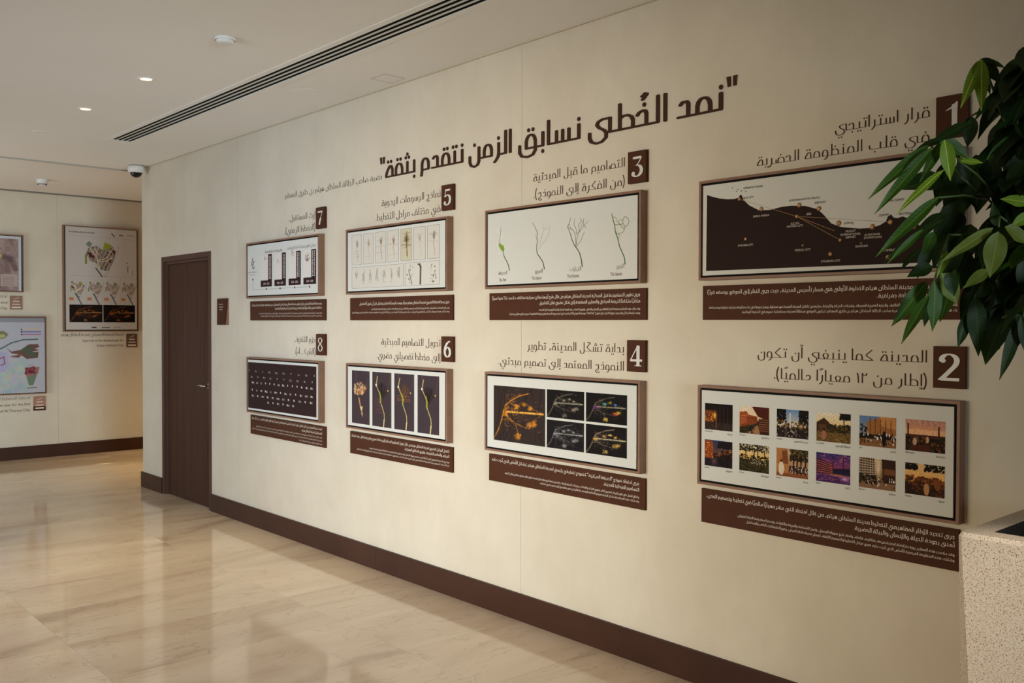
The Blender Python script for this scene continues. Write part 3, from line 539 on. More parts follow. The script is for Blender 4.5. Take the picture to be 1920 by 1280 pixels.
# wall on the right: slab, and tall plaster panels with hairline joints
DY0, DY1, DZ = 7.538, 8.608, 2.207
c = MB(); c.box((.012, YF, 0), (.15, DY0, HC)); c.box((.012, DY1, 0), (.15, YE, HC)); c.box((.012, DY0, DZ), (.15, DY1, HC)); c.box((.11, DY0, 0), (.15, DY1, DZ))
wall_r = structure(c.build('wall_right', m_seam)); wall_r['label'] = 'long cream plastered wall carrying the exhibition panels'
g = .0006
for y0, y1 in ((YF, -3.098), (-3.098, .278), (.278, 3.654), (3.654, 7.030)):
    c = MB(); c.box((0, y0+g, 0), (.012, y1-g, HC)); c.build('wall_panel', m_plaster, wall_r, bevel=.0008)
c = MB(); c.box((0, 7.030+g, 0), (.012, DY0, HC)); c.box((0, DY1, 0), (.012, YE, HC)); c.box((0, DY0, DZ), (.012, DY1, HC)); c.box((.012, YE-.004, 0), (.15, YE, HC)); c.build('wall_panel', m_plaster, wall_r)
c = MB(); c.box((.15, YE-.15, 0), (XR, YE, HC)); structure(c.build('wall_corridor', m_plaster))
c = MB(); c.box((XR, YE-.2, 0), (XR+.12, YB+.1, HC2)); structure(c.build('wall_end', m_plaster))
# back wall in plaster panels
c = MB(); c.box((XL, YB+.012, 0), (XR, YB+.14, HC2)); wall_b = structure(c.build('wall_back', m_seam)); wall_b['label'] = 'far cream plastered wall with framed posters'
xs = [XL, -3.36, .008, 3.38, XR]
for x0, x1 in zip(xs, xs[1:]):
    c = MB(); c.box((x0+g, YB, 0), (x1-g, YB+.012, HC2)); c.build('wall_panel', m_plaster, wall_b, bevel=.0008)
# left wall with the window band the daylight comes through, and the wall behind the camera
WINS = ((2.2, 6.3), (7.9, 10.9))          # two glazed bays in the left wall
c = MB(); c.box((XL-.15, YF, 0), (XL, 2.2, HC2)); c.box((XL-.15, 6.3, 0), (XL, 7.9, HC2)); c.box((XL-.15, 10.9, 0), (XL, YB+.1, HC2))
for a_, b_ in WINS: c.box((XL-.15, a_, 0), (XL, b_, .08)); c.box((XL-.15, a_, 2.6), (XL, b_, HC2))
structure(c.build('wall_left', m_dark_wall))
for n_, (a_, b_) in enumerate(WINS):
    c = MB()
    for k in range(4):
        y = a_+(b_-a_)*k/3; c.box((XL-.10, y-.025, .08), (XL-.05, y+.025, 2.6))
    c.box((XL-.10, a_, .08), (XL-.05, b_, .13)); c.box((XL-.10, a_, 2.55), (XL-.05, b_, 2.6)); structure(c.build('window_%d' % (n_+1), m_black))
c = MB(); c.box((XL, YF-.15, 0), (-3.9, YF, HC)); c.box((-1.6, YF-.15, 0), (.15, YF, HC)); c.box((-3.9, YF-.15, 0), (-1.6, YF, .1)); c.box((-3.9, YF-.15, 2.6), (-1.6, YF, HC)); structure(c.build('wall_front', m_dark_wall))
c = MB(); c.box((-30, -30, -.3), (XL-.2, 30, -.12)); structure(c.build('terrace', m_outdoor))
# baseboards
for k, (y0, y1) in enumerate(((YF, -3.2), (-3.2, .9), (.9, 5.028), (5.028, DY0), (DY1, YE+.001))):
    c = MB(); c.box((-.017, y0+.0008, 0), (0, y1-.0008, .145)); o = structure(c.build('baseboard_right', m_base, bevel=.0012))
c = MB(); c.box((-.017, YE, 0), (.2, YE+.017, .145)); structure(c.build('baseboard_end', m_base, bevel=.0012))
c = MB(); c.box((XL, YB-.017, 0), (XR, YB, .15)); structure(c.build('baseboard_back', m_base, bevel=.0012))
# door
c = MB()
for w0, w1, x0, x1 in ((0, .046, -.006, .06), (.046, .072, .012, .06)):
    c.box((x0, DY1-w1, 0), (x1, DY1-w0, DZ-w0)); c.box((x0, DY0+w0, 0), (x1, DY0+w1, DZ-w0)); c.box((x0, DY0+w1, DZ-w1), (x1, DY1-w1, DZ-w0))
door = structure(c.build('door_1', m_casing, bevel=.001)); door['label'] = 'tall flush walnut door in a dark walnut casing'
c = MB(); c.box((.030, DY0+.074, .008), (.072, DY1-.074, DZ-.074)); c.build('door_leaf', m_wood, door)
h = MB(); h.lathe([(0, 0), (.026, 0), (.026, -.008), (0, -.008)], (.030, 7.655, 1.055), 20, 'x')
h.tube([(.022, 7.655, 1.055), (-.018, 7.655, 1.055), (-.030, 7.668, 1.057), (-.032, 7.70, 1.060), (-.026, 7.785, 1.052)], .010, 10, .006)
h.build('door_handle', m_chrome, door, smooth=True)
c = MB(); c.box((.05, DY0+.1, 0.0), (.075, DY1-.1, .008)); c.build('threshold', m_black, door)
# ------------------------------------------------------------------ ceiling fittings
d = thing('linear_diffuser', (-.6425, 3.6, HC), 'long four-slot linear air diffuser in the ceiling, parallel to the wall', 'air vent')
c = MB(); x0, x1 = -.758, -.527
c.box((x0, SY0-.03, HC-.004), (SX0+.018, SY1+.03, HC+.001)); c.box((SX1-.018, SY0-.03, HC-.004), (x1, SY1+.03, HC+.001)); c.box((SX0+.018, SY0-.03, HC-.004), (SX1-.018, SY0+.012, HC+.001)); c.box((SX0+.018, SY1-.012, HC-.004), (SX1-.018, SY1+.03, HC+.001)); c.build('flange', m_ceil, d)
c = MB(); c.box((SX0, SY0, HC+.06), (SX1, SY1, HC+.10)); c.box((SX0, SY0, HC+.001), (SX0+.004, SY1, HC+.06)); c.box((SX1-.004, SY0, HC+.001), (SX1, SY1, HC+.06)); c.box((SX0, SY1-.004, HC), (SX1, SY1, HC+.06)); c.build('plenum', m_dark, d)
for k in range(3):
    xc = -.6425+(k-1)*.0395; c = MB(); c.box((xc-.0065, SY0+.012, HC-.003), (xc+.0065, SY1-.012, HC+.0005)); c.build('fin', m_fin, d)
m_hatch = mat('hatch_edge', rgb(176, 166, 150), .8)
def downlight(y, x, on, label):
    t = thing('downlight', (x, y, HC), label, 'downlight', 'recessed downlights in the ceiling')
    c = MB(); c.lathe([(.034, .002), (.038, -.004), (.050, -.004), (.052, 0)], (x, y, HC), 28); c.build('rim', m_ceil, t, smooth=True)
    c = MB(); c.lathe([(.034, .0015), (.0, .0015)], (x, y, HC-.003), 28); c.build('lamp', m_glow if on else m_plastic, t)
downlight(5.743, -1.212, 1, 'glowing warm downlight nearest the ceiling smoke detector')
downlight(6.835, -1.226, 1, 'glowing warm downlight farther from the smoke detector, near the vent end')
downlight(7.899, -1.233, 0, 'unlit round downlight on the far left of the ceiling')
t = thing('smoke_detector', (-1.213, 4.638, HC), 'flat white round smoke detector on the ceiling left of the slot vent', 'smoke detector')
c = MB(); c.lathe([(0, -.001), (.055, -.001), (.055, -.010), (.050, -.014)], (-1.213, 4.638, HC), 32); c.build('base', m_plastic, t, smooth=True)
c = MB(); c.lathe([(.046, -.013), (.044, -.024), (.030, -.030), (0, -.031)], (-1.213, 4.638, HC), 32); c.build('cap', m_plastic, t, smooth=True)
for (x, y, l) in ((-.123, 4.727, 'small rectangular access hatch in the ceiling close to the wall'), (-.33, 5.35, 'fainter small access hatch in the ceiling beside the slot vent')):
    t = thing('access_hatch', (x, y, HC), l, 'hatch'); s_ = .075
    c = MB(); c.box((x-s_, y-s_, HC-.0015), (x+s_, y-s_+.0025, HC)); c.box((x-s_, y+s_-.0025, HC-.0015), (x+s_, y+s_, HC)); c.box((x-s_, y-s_, HC-.0015), (x-s_+.004, y+s_, HC)); c.box((x+s_-.004, y-s_, HC-.0015), (x+s_, y+s_, HC)); c.build('hatch_frame', m_hatch if y < 5 else m_ceil, t)
    c = MB(); c.box((x-s_+.004, y-s_+.004, HC-.001), (x+s_-.004, y+s_-.004, HC)); c.build('hatch_door', m_ceil, t)
def dome(x, y, z, r, label, dark):
    t = thing('dome_camera', (x, y, z), label, 'security camera')
    c = MB(); c.lathe([(0, -.001), (r, -.001), (r*1.02, -.02), (r, -.055), (r*.80, -.064), (r*.72, -.062)], (x, y, z), 32); c.build('housing', m_plastic, t, smooth=True)
    c = MB(); q = r*.74
    c.lathe([(q*math.cos(a_), -.058-q*.9*math.sin(a_)) for a_ in [math.pi/2*i_/9 for i_ in range(10)]], (x, y, z), 28); c.build('dome', m_dome if dark else m_plastic, t, smooth=True)
    return t
dome(-.105, 8.96, HC-.008, .074, 'white dome camera with black lens at the wall corner under the ceiling', True)
t = thing('smoke_detector', (-.445, 10.757, HC2), 'small white smoke detector on the far lowered ceiling above the posters', 'smoke detector')
x, y = -.445, 10.757
c = MB(); c.lathe([(0, 0), (.062, 0), (.062, -.012), (.05, -.045), (.042, -.05)], (x, y, HC2), 28); c.build('base', m_plastic, t, smooth=True)
c = MB(); c.lathe([(.042, -.05), (.036, -.066), (0, -.068)], (x, y, HC2), 28); c.build('cap', m_plastic, t, smooth=True)
c = MB()
for k in range(16):
    a_ = 2*math.pi*k/16; c.box((x+.043*math.cos(a_)-.004, y+.043*math.sin(a_)-.004, HC2-.060), (x+.043*math.cos(a_)+.004, y+.043*math.sin(a_)+.004, HC2-.052))
c.build('vent_slot', m_black, t)
def words(tx, ya, yb, z, xh, x, wx, wz, dot, parent):
    ws = tx.split(' '); L_ = [layout(w_)[2] for w_ in ws]; k = (yb-ya)/(sum(L_)+.62*(len(ws)-1)); t_ = 0
    for w_, l_ in zip(ws, L_):
        c = MB(); write(c, w_, ya+t_*k, ya+(t_+l_)*k, z, xh, x, wx, wz, dot=dot); c.build('word', m_ink2, parent); t_ += l_+.62
# ------------------------------------------------------------------ headline in raised letters
q = thing('headline_lettering', (0, 3.65, 2.52), 'large dark brown raised Arabic headline in quotation marks across the top of the wall', 'wall lettering')
for wd, ya, yb in (('نمد', 2.369, 2.622), ('الخُطى', 2.672, 3.170), ('نسابق', 3.218, 3.684), ('الزمن', 3.733, 4.100), ('نتقدم', 4.146, 4.563), ('بثقة', 4.612, 4.938)):
    c = MB(); write(c, wd, ya, yb, 2.528, .069, -.001, .31, .15, thick=.004, dot=.155); c.build('word', m_ink, q)
for yc in (2.325, 4.966):
    c = MB()
    for dy in (-.017, .017): c.face([(-.005, yc+dy-.011, 2.660), (-.005, yc+dy+.011, 2.660), (-.005, yc+dy*.8+.007, 2.616), (-.005, yc+dy*.8-.007, 2.616)]); c.box((-.0045, yc+dy*.9-.007, 2.618), (-.001, yc+dy*.9+.007, 2.658))
    c.build('quotation_mark', m_ink, q)
q = thing('credit_lettering', (0, 5.6, 2.52), 'small thin brown Arabic credit line at the left end of the big headline', 'wall lettering')
words('حضرة صاحب الجلالة السلطان هيثم بن طارق المعظم', 4.974, 6.249, 2.524, .0215, -.001, .20, .09, .13, q)
# ------------------------------------------------------------------ the eight display units
COL = (1.344, 2.790, 4.241, 5.684); COLB = (2.462, 3.903, 5.337, 6.795)
HEAD = {1: (('قرار استراتيجي', 1.851), ('في قلب المنظومة الحضرية', 2.202)), 2: (('المدينة كما ينبغي أن تكون', 2.191), ('(إطار من ٢١ معيارًا عالميًا).', 2.116)),
        3: (('التصاميم ما قبل المبدئية', 3.565), ('(من الفكرة إلى النموذج).', 3.565)), 4: (('بداية تشكّل المدينة، تطوير', 3.605), ('النموذج المعتمد إلى تصميم مبدئي.', 3.843)),
        5: (('نماذج الرسومات اليدوية', 4.980), ('في مختلف مراحل التخطيط.', 5.053)), 6: (('تحويل التصاميم المبدئية', 4.985), ('إلى مخطط تفصيلي حضري.', 5.038)),
        7: (('إرث المستقبل،', 6.194), ('(المخطط الزمني).', 6.258)), 8: (('عزم التنفيذ،', 6.112), ('(الشركـــاء).', 6.109))}
BODY = {
 1: (('يمثل اختيار موقع مدينة السلطان هيثم الخطوة الأولى في مسار تأسيس المدينة، حيث جرى النظر إلى الموقع بوصفه قرارًا', 2.439), ('استراتيجيًا لا مجرد مساحة جغرافية.', 1.669),
     ('وقد تم تحليل العلاقة بين المدن والطرق القائمة، والبنية الحضرية المحيطة، وشبكات الحركة والارتباط، بما يضمن تكامل المدينة الجديدة مع محيطها، ويعزز دورها في بناء منظومة عمرانية متوازنة ومستدامة.', 2.433), ('جاء هذا القرار وفق توجيهات سامية لحضرة صاحب الجلالة السلطان هيثم بن طارق المعظم، ليكون الموقع منطلقًا لمدينة مستقبلية تسهم في التنمية الوطنية.', 2.264)),
 2: (('جرى تحديد الإطار المفاهيمي لتخطيط مدينة السلطان هيثم، من خلال اعتماد اثني عشر معيارًا عالميًا في تخطيط وتصميم المدن،', 2.437), ('تُعنى بجودة الحياة والإنسان والبيئة الحضرية.', 1.752),
     ('وقد عكست هذه المعايير رؤية متكاملة لمدينة مريحة، متقاربة، شاملة، وآمنة، تتيح سهولة الوصول، وتعزز الاستدامة والمرونة والكفاءة، وتدعم الصحة ونمط الحياة المتوازن.', 2.278), ('وشكلت هذه المنظومة المرجعية الأساس الذي بُنيت عليه جميع مراحل التخطيط والتصميم اللاحقة، لضمان مدينة قابلة للعيش، ومهيأة لمتطلبات الحاضر والمستقبل.', 2.235)),
 3: (('جرى تطوير التصاميم ما قبل المبدئية لمدينة السلطان هيثم من خلال طرح أربعة نماذج عمرانية مختلفة، عكست كلٌّ منها تصورًا', 3.880), ('مكانيًا متكاملًا لترجمة المبادئ والمعايير المعتمدة إلى شكل حضري قابل للتطبيق.', 3.507),
     ('وقد مثلت هذه المبادرة مساحة لاختبار العلاقة بين الإنسان والمكان، وتوزيع الخدمات، ومنظومة الحركة والحياة اليومية داخل المدينة.', 3.507), ('وبعد دراسة البدائل وتقييمها، وقع الاختيار على نموذج "§" بوصفه النموذج الأكثر قدرة على تجسيد رؤية المدينة وتعزيز جودة الحياة وبناء نسيج عمراني متوازن ومترابط.', 3.739)),
 4: (('جرى اعتماد نموذج "الحديقة المركزية" كنموذج تخطيطي رئيسي لمدينة السلطان هيثم، ليشكل الأساس الذي بُنيت عليه', 3.879), ('التصاميم المبدئية للمدينة.', 3.048),
     ('وانطلق العمل على تطوير الهيكل الحضري العام، وتوزيع المراكز والقطاعات، وشبكات الحركة والبيئة، بما يضمن ترجمة الرؤية والمبادئ المعتمدة إلى نظام عمراني متكامل وقابل للتنفيذ.', 3.773), ('وقد شكلت هذه المرحلة بداية تشكل المدينة بصورتها المكانية الواضحة، وانتقالها من تصور مفاهيمي إلى تصميم حضري متماسك.', 3.496)),
 5: (('جرى رسم المخطط الحضري لمدينة السلطان هيثم يدويًا، بوصف الرسم أداة تفكير وتحليل قبل أن يكون أداة تمثيل.', 5.228), None,
     ('ومن خلال الاسكتشات التخطيطية، تم اختبار الهيكل العام للمدينة، وتفسير العلاقات بين الحركة والمساحات الخضراء، ومراكز الحياة ومناطق السكن.', 5.085), ('وقد شكلت هذه الرسومات الأساس المفاهيمي الذي بُنيت عليه جميع مراحل التخطيط، من تدرج الأفكار إلى بناء منظومة عمرانية متكاملة تعكس هوية المدينة.', 5.317)),
 6: (('اكتمل الهيكل الحضري لمدينة السلطان هيثم من خلال تحويل التصاميم المبدئية إلى مخطط حضري واضح ومتكامل، يحدد شبكة', 5.318), ('الحركة، والعناصر الطبيعية، وتوزيع المناطق العمرانية.', 4.714),
     ('وقد جرى التصميم التفصيلي ليكون أساسًا للتنفيذ، ويضمن سهولة الوصول إليها بما يحقق جودة الحياة ويدعم النشاط الاجتماعي والخدمات اليومية.', 5.109), ('كما أكد هذا التصميم رؤية المدينة المتكاملة من خلال توزيع عادل للخدمات، وتحقيق منظومة حركة متوازنة تعزز الاستدامة وتهيئ المدينة للنمو.', 5.256)),
 7: (('يجسد هذا المخطط الزمني مراحل تطوير مدينة السلطان هيثم كإرث للمستقبل، عبر رؤية تقود نمو المدينة على مراحل', 6.768), ('متكاملة، تضمن نموًا متوازنًا واستجابة تدريجية للاحتياجات السكانية والاقتصادية.', 6.393),
     ('وقد جرى بناء هذا البرنامج الزمني بما يضمن توزيع مراحل التنفيذ بصورة مدروسة، تحقق التوازن بين البنية التحتية والخدمات.', 6.656), ('ويعكس هذا التوجه رؤية طويلة المدى تجعل من المدينة نموذجًا حضريًا قادرًا على التكيف مع احتياجات الأجيال القادمة.', 6.622)),
 8: (('تجسد عزم التنفيذ من خلال تكامل أدوار الشركاء الذين أسهموا في تحويل الرؤية إلى واقع ملموس، من خلال عمل', 6.772), ('المستقبل لمدينة السلطان هيثم.', 5.993),
     ('وقد شكلت هذه الشراكات منظومة عمل متكاملة بين الجهات الحكومية والقطاع الخاص، وأسهمت في رسم مسار المدينة وتطويرها.', 6.701), ('ويمثل هذا الجهد المشترك التزامًا بتنفيذ المشروع وفق أعلى المعايير، وتحقيق رؤية المدينة المستدامة ضمن إطار وطني شامل للتنمية.', 6.772), ('وبما يحقق التكامل في التنفيذ والاستدامة.', 6.032))}
DESC = {1: 'coastal map with gold city dots, half hidden behind the plant', 2: 'twelve small colour photographs in two rows', 3: 'four green branching line drawings on white',
        4: 'one large and four small dark glowing city plans', 5: 'rows of small pencil sketches in thin boxes', 6: 'four tall dark plans with yellow lines', 7: 'timeline with four dark bars and dates', 8: 'rows of tiny white partner logos on near-black'}
NUM = dict(zip(range(1, 9), 'one two three four five six seven eight'.split()))
WHAT = {1: 'coastal map display', 2: 'twelve small photographs', 3: 'green line drawings', 4: 'five glowing city plans', 5: 'boxed pencil sketches', 6: 'four tall dark plans', 7: 'timeline display', 8: 'partner logo display'}
DIG = {1: [('s', [(.50, .02), (.50, .90)]), ('p', [(.60, 1.0), (.60, .80), (.40, .76), (.20, .70), (.20, .72), (.40, .84), (.56, 1.0)])],
       2: [('b', (.21, .73)), ('s', [(.17, .72), (.18, .84), (.28, .94), (.42, .97), (.56, .93), (.66, .82), (.67, .68), (.60, .54), (.46, .38), (.28, .18), (.14, .04)]), ('h', [(.16, .055), (.74, .055)])],
       3: [('h', [(.20, .93), (.66, .93)]), ('t', [(.66, .93), (.56, .74), (.42, .58)]), ('s', [(.42, .57), (.56, .54), (.66, .42), (.68, .28), (.60, .12), (.42, .03), (.26, .06), (.18, .16)]), ('b', (.22, .20))],
       4: [('s', [(.54, .02), (.54, .98)]), ('t', [(.52, .97), (.30, .62), (.10, .28)]), ('h', [(.10, .28), (.76, .28)]), ('t', [(.36, .02), (.72, .02)])],
       5: [('h', [(.26, .93), (.66, .93)]), ('t', [(.26, .92), (.22, .56)]), ('s', [(.22, .55), (.36, .63), (.52, .62), (.64, .50), (.67, .33), (.60, .14), (.42, .03), (.26, .06), (.18, .16)]), ('b', (.22, .19))],
       6: [('s', [(.62, .96), (.44, .86), (.28, .64), (.21, .40), (.24, .18), (.36, .04), (.46, .02), (.58, .06), (.67, .22), (.67, .40), (.58, .56), (.46, .60), (.32, .54), (.23, .40)])],
       7: [('h', [(.16, .92), (.74, .92)]), ('t', [(.73, .90), (.52, .50), (.42, .24), (.38, .02)]), ('s', [(.52, .46), (.42, .22), (.37, .02)])],
       8: [('s', [(.44, .97), (.30, .93), (.23, .80), (.28, .66), (.46, .52), (.62, .40), (.70, .24), (.62, .08), (.45, .02), (.28, .08), (.20, .24), (.28, .40), (.45, .53), (.60, .66), (.66, .80), (.58, .93), (.44, .97)])]}
def cr(P, n=5):
    if len(P) < 3: return P
    Q = [P[0]]+list(P)+[P[-1]]; out = []
    for i in range(1, len(Q)-2):
        p0, p1, p2, p3 = Q[i-1:i+3]
        for k in range(n):
            t = k/n; out.append(tuple(.5*((2*b)+(-a+c)*t+(2*a-5*b+4*c-d_)*t*t+(-a+3*b-3*c+d_)*t**3) for a, b, c, d_ in zip(p0, p1, p2, p3)))
    return out+[P[-1]]
def digit(mb, n, y_left, z0, W, H, x):
    k = 0
    for kind, P in DIG[n]:
        if kind == 'p': k += 1; mb.face([(x-k*3e-5, y_left-u*W, z0+v*H) for u, v in P]); continue
        if kind == 'b':
            k += 1; mb.face([(x-k*3e-5, y_left-(P[0]+.095*ca)*W, z0+(P[1]+.075*cb)*H) for ca, cb in [(math.cos(a_*math.pi/8), math.sin(a_*math.pi/8)) for a_ in range(16)]]); continue
        wx, wz = {'s': (.20, .05), 't': (.06, .04), 'h': (.05, .125)}[kind]
        if n == 8 : wx = .13
        pen = [(a_*wx/2, b_*wz/2) for a_, b_ in OCT]; Q = cr(P, 6)
        for a_, b_ in zip(Q, Q[1:]):
            k += 1; mb.face([(x-(k % 41)*1.4e-5, y_left-u*W, z0+v*H) for u, v in hull([(round(p+i, 4), round(q_+j, 4)) for p, q_ in (a_, b_) for i, j in pen])])
unit = {}
for n in range(1, 9):
    col = (n-1)//2; up = n % 2 == 1; y0, y1 = COL[col], COLB[col]; z0, z1 = (1.790, 2.221) if up else (.900, 1.333)
    if col == 3: y1 = 6.794
    # framed display
    t = thing('framed_display', (0, (y0+y1)/2, z0), 'copper-edged framed panel showing '+DESC[n], 'framed panel', 'framed panels on the long wall'); unit[n] = t
    c = MB(); c.ring(-.046, 0, y0, y1, z0, z1, .0115); c.build('frame', m_frame, t, bevel=.0008)
    c = MB(); c.box((-.031, y0+.0115, z0+.0115), (-.002, y1-.0115, z1-.0115)); c.build('liner', m_black, t)
    c = MB(); c.box((-.042, y0+.0225, z0+.0205), (-.031, y1-.0195, z1-.0215)); c.build('print_sheet', m_paper, t)
    # caption plaque
    p0, p1 = (y0+.013 if col == 0 else y0-.008 if col < 2 else y0-.010, y1+.001); p0 = (1.357, 2.783, 4.231, 5.657)[col]
    q0, q1 = (1.618, 1.767) if up else (.727, .876)
    pl = thing('caption_plaque', (0, (p0+p1)/2, q0), 'long brown text plaque with white Arabic lines right under the %s' % WHAT[n], 'plaque', 'caption plaques under the panels')
    c = MB(); c.box((-.012, p0, q0), (0, p1, q1)); c.build('board', m_brown, pl, bevel=.0008)
    zs = (1.7315, 1.7015, 1.6675, 1.6475) if up else (.842, .8125, .780, .7600, .739)
    if n == 5: zs = (1.720, 0, 1.687, 1.6655)
    if n == 8: zs = (.848, .817, .790, .768, .744)
    ys = (1.371, 2.819, 4.262, 5.704)[col]
    for i, ln_ in enumerate(BODY[n]):
        if not ln_: continue
        big = i < 2; c = MB(); write(c, ln_[0], ys, ln_[1], zs[i], .0088 if big else .0056, -.0122, .24 if big else .22, .17 if big else .17, dot=.16, fine=False); c.build('text_line', m_white, pl)
    # number plate
    b1 = (1.451, 2.893, 4.330, 5.772)[col]; b0 = (1.340, 2.783, 4.221, 5.654)[col]; e0, e1 = (2.260, 2.409) if up else (1.374, 1.523)
    nb = thing('number_plate', (0, (b0+b1)/2, e0), 'brown plate with silver numeral %s, above right of the %s' % (NUM[n], WHAT[n]), 'number plate', 'numbered brown plates')
    c = MB(); c.box((-.020, b0, e0), (0, b1, e1)); c.build('plate', m_brown, nb, bevel=.0008)
    c = MB(); digit(c, n, b1-.013, e0+.027, .104, .097, -.0204); c.build('numeral', m_digit, nb)
    # heading on the wall
    hs = (1.480, 2.927, 4.363, 5.812)[col]; hz = (2.350, 2.262) if up else (1.4635, 1.3765)
    hd = thing('heading_lettering', (0, hs, hz[1]), 'thin brown Arabic heading of two lines above the %s' % WHAT[n], 'wall lettering', 'headings above the panels')
    for (tx, ye), z in zip(HEAD[n], hz):
        words(tx, hs, ye, z, .0245, -.001, .215, .075, .13, hd)
# ------------------------------------------------------------------ prints
PX = -.0424; INK = lin((.33, .24, .20))+(1,); DK = rgb(36, 20, 16)
def P_(n): return COL[(n-1)//2]
# 1 coastal map
t = unit[1]; c = MB()
hp = P1_SHAPE; c.face([(PX, a/1000, b/1000) for a, b in hp], rgb(40, 24, 20))
for a, b in P1_ISLES: c.face([(PX, a/1000+.003*math.cos(k), b/1000+.0025*math.sin(k*1.0)) for k in range(6)], rgb(30, 20, 18))
c.build('map_print', m_print, t)
c = MB()
for r in P1_RAYS: ribbon(c, r, 1.3, 1.3, PX-.0003, rgb(176, 138, 92))
c.build('route_line', m_print, t)
m_gold = mat('gold_stud', rgb(178, 138, 92), 0.35, metal=0.25, noise=(60, rgb(150, 110, 70), 3, .3, .7, S1))
for (a, b), r in P1_BALLS:
    rr = r*.00058; c = MB(); c.lathe([(rr*math.cos(q_), -rr*.55*math.sin(q_)) for q_ in [math.pi/2*k/6 for k in range(7)]], (PX, a/1000, b/1000), 18, 'x'); c.build('city_stud', m_gold, t, smooth=True)
for (a, b), s_, dk in P1_TEXT:
    c = MB(); latin(c, s_, a/1000, b/1000-.004, .0088, PX-.0006, col=rgb(46, 34, 30) if dk else rgb(206, 198, 188), squeeze=.86); c.build('place_name', m_print, t)
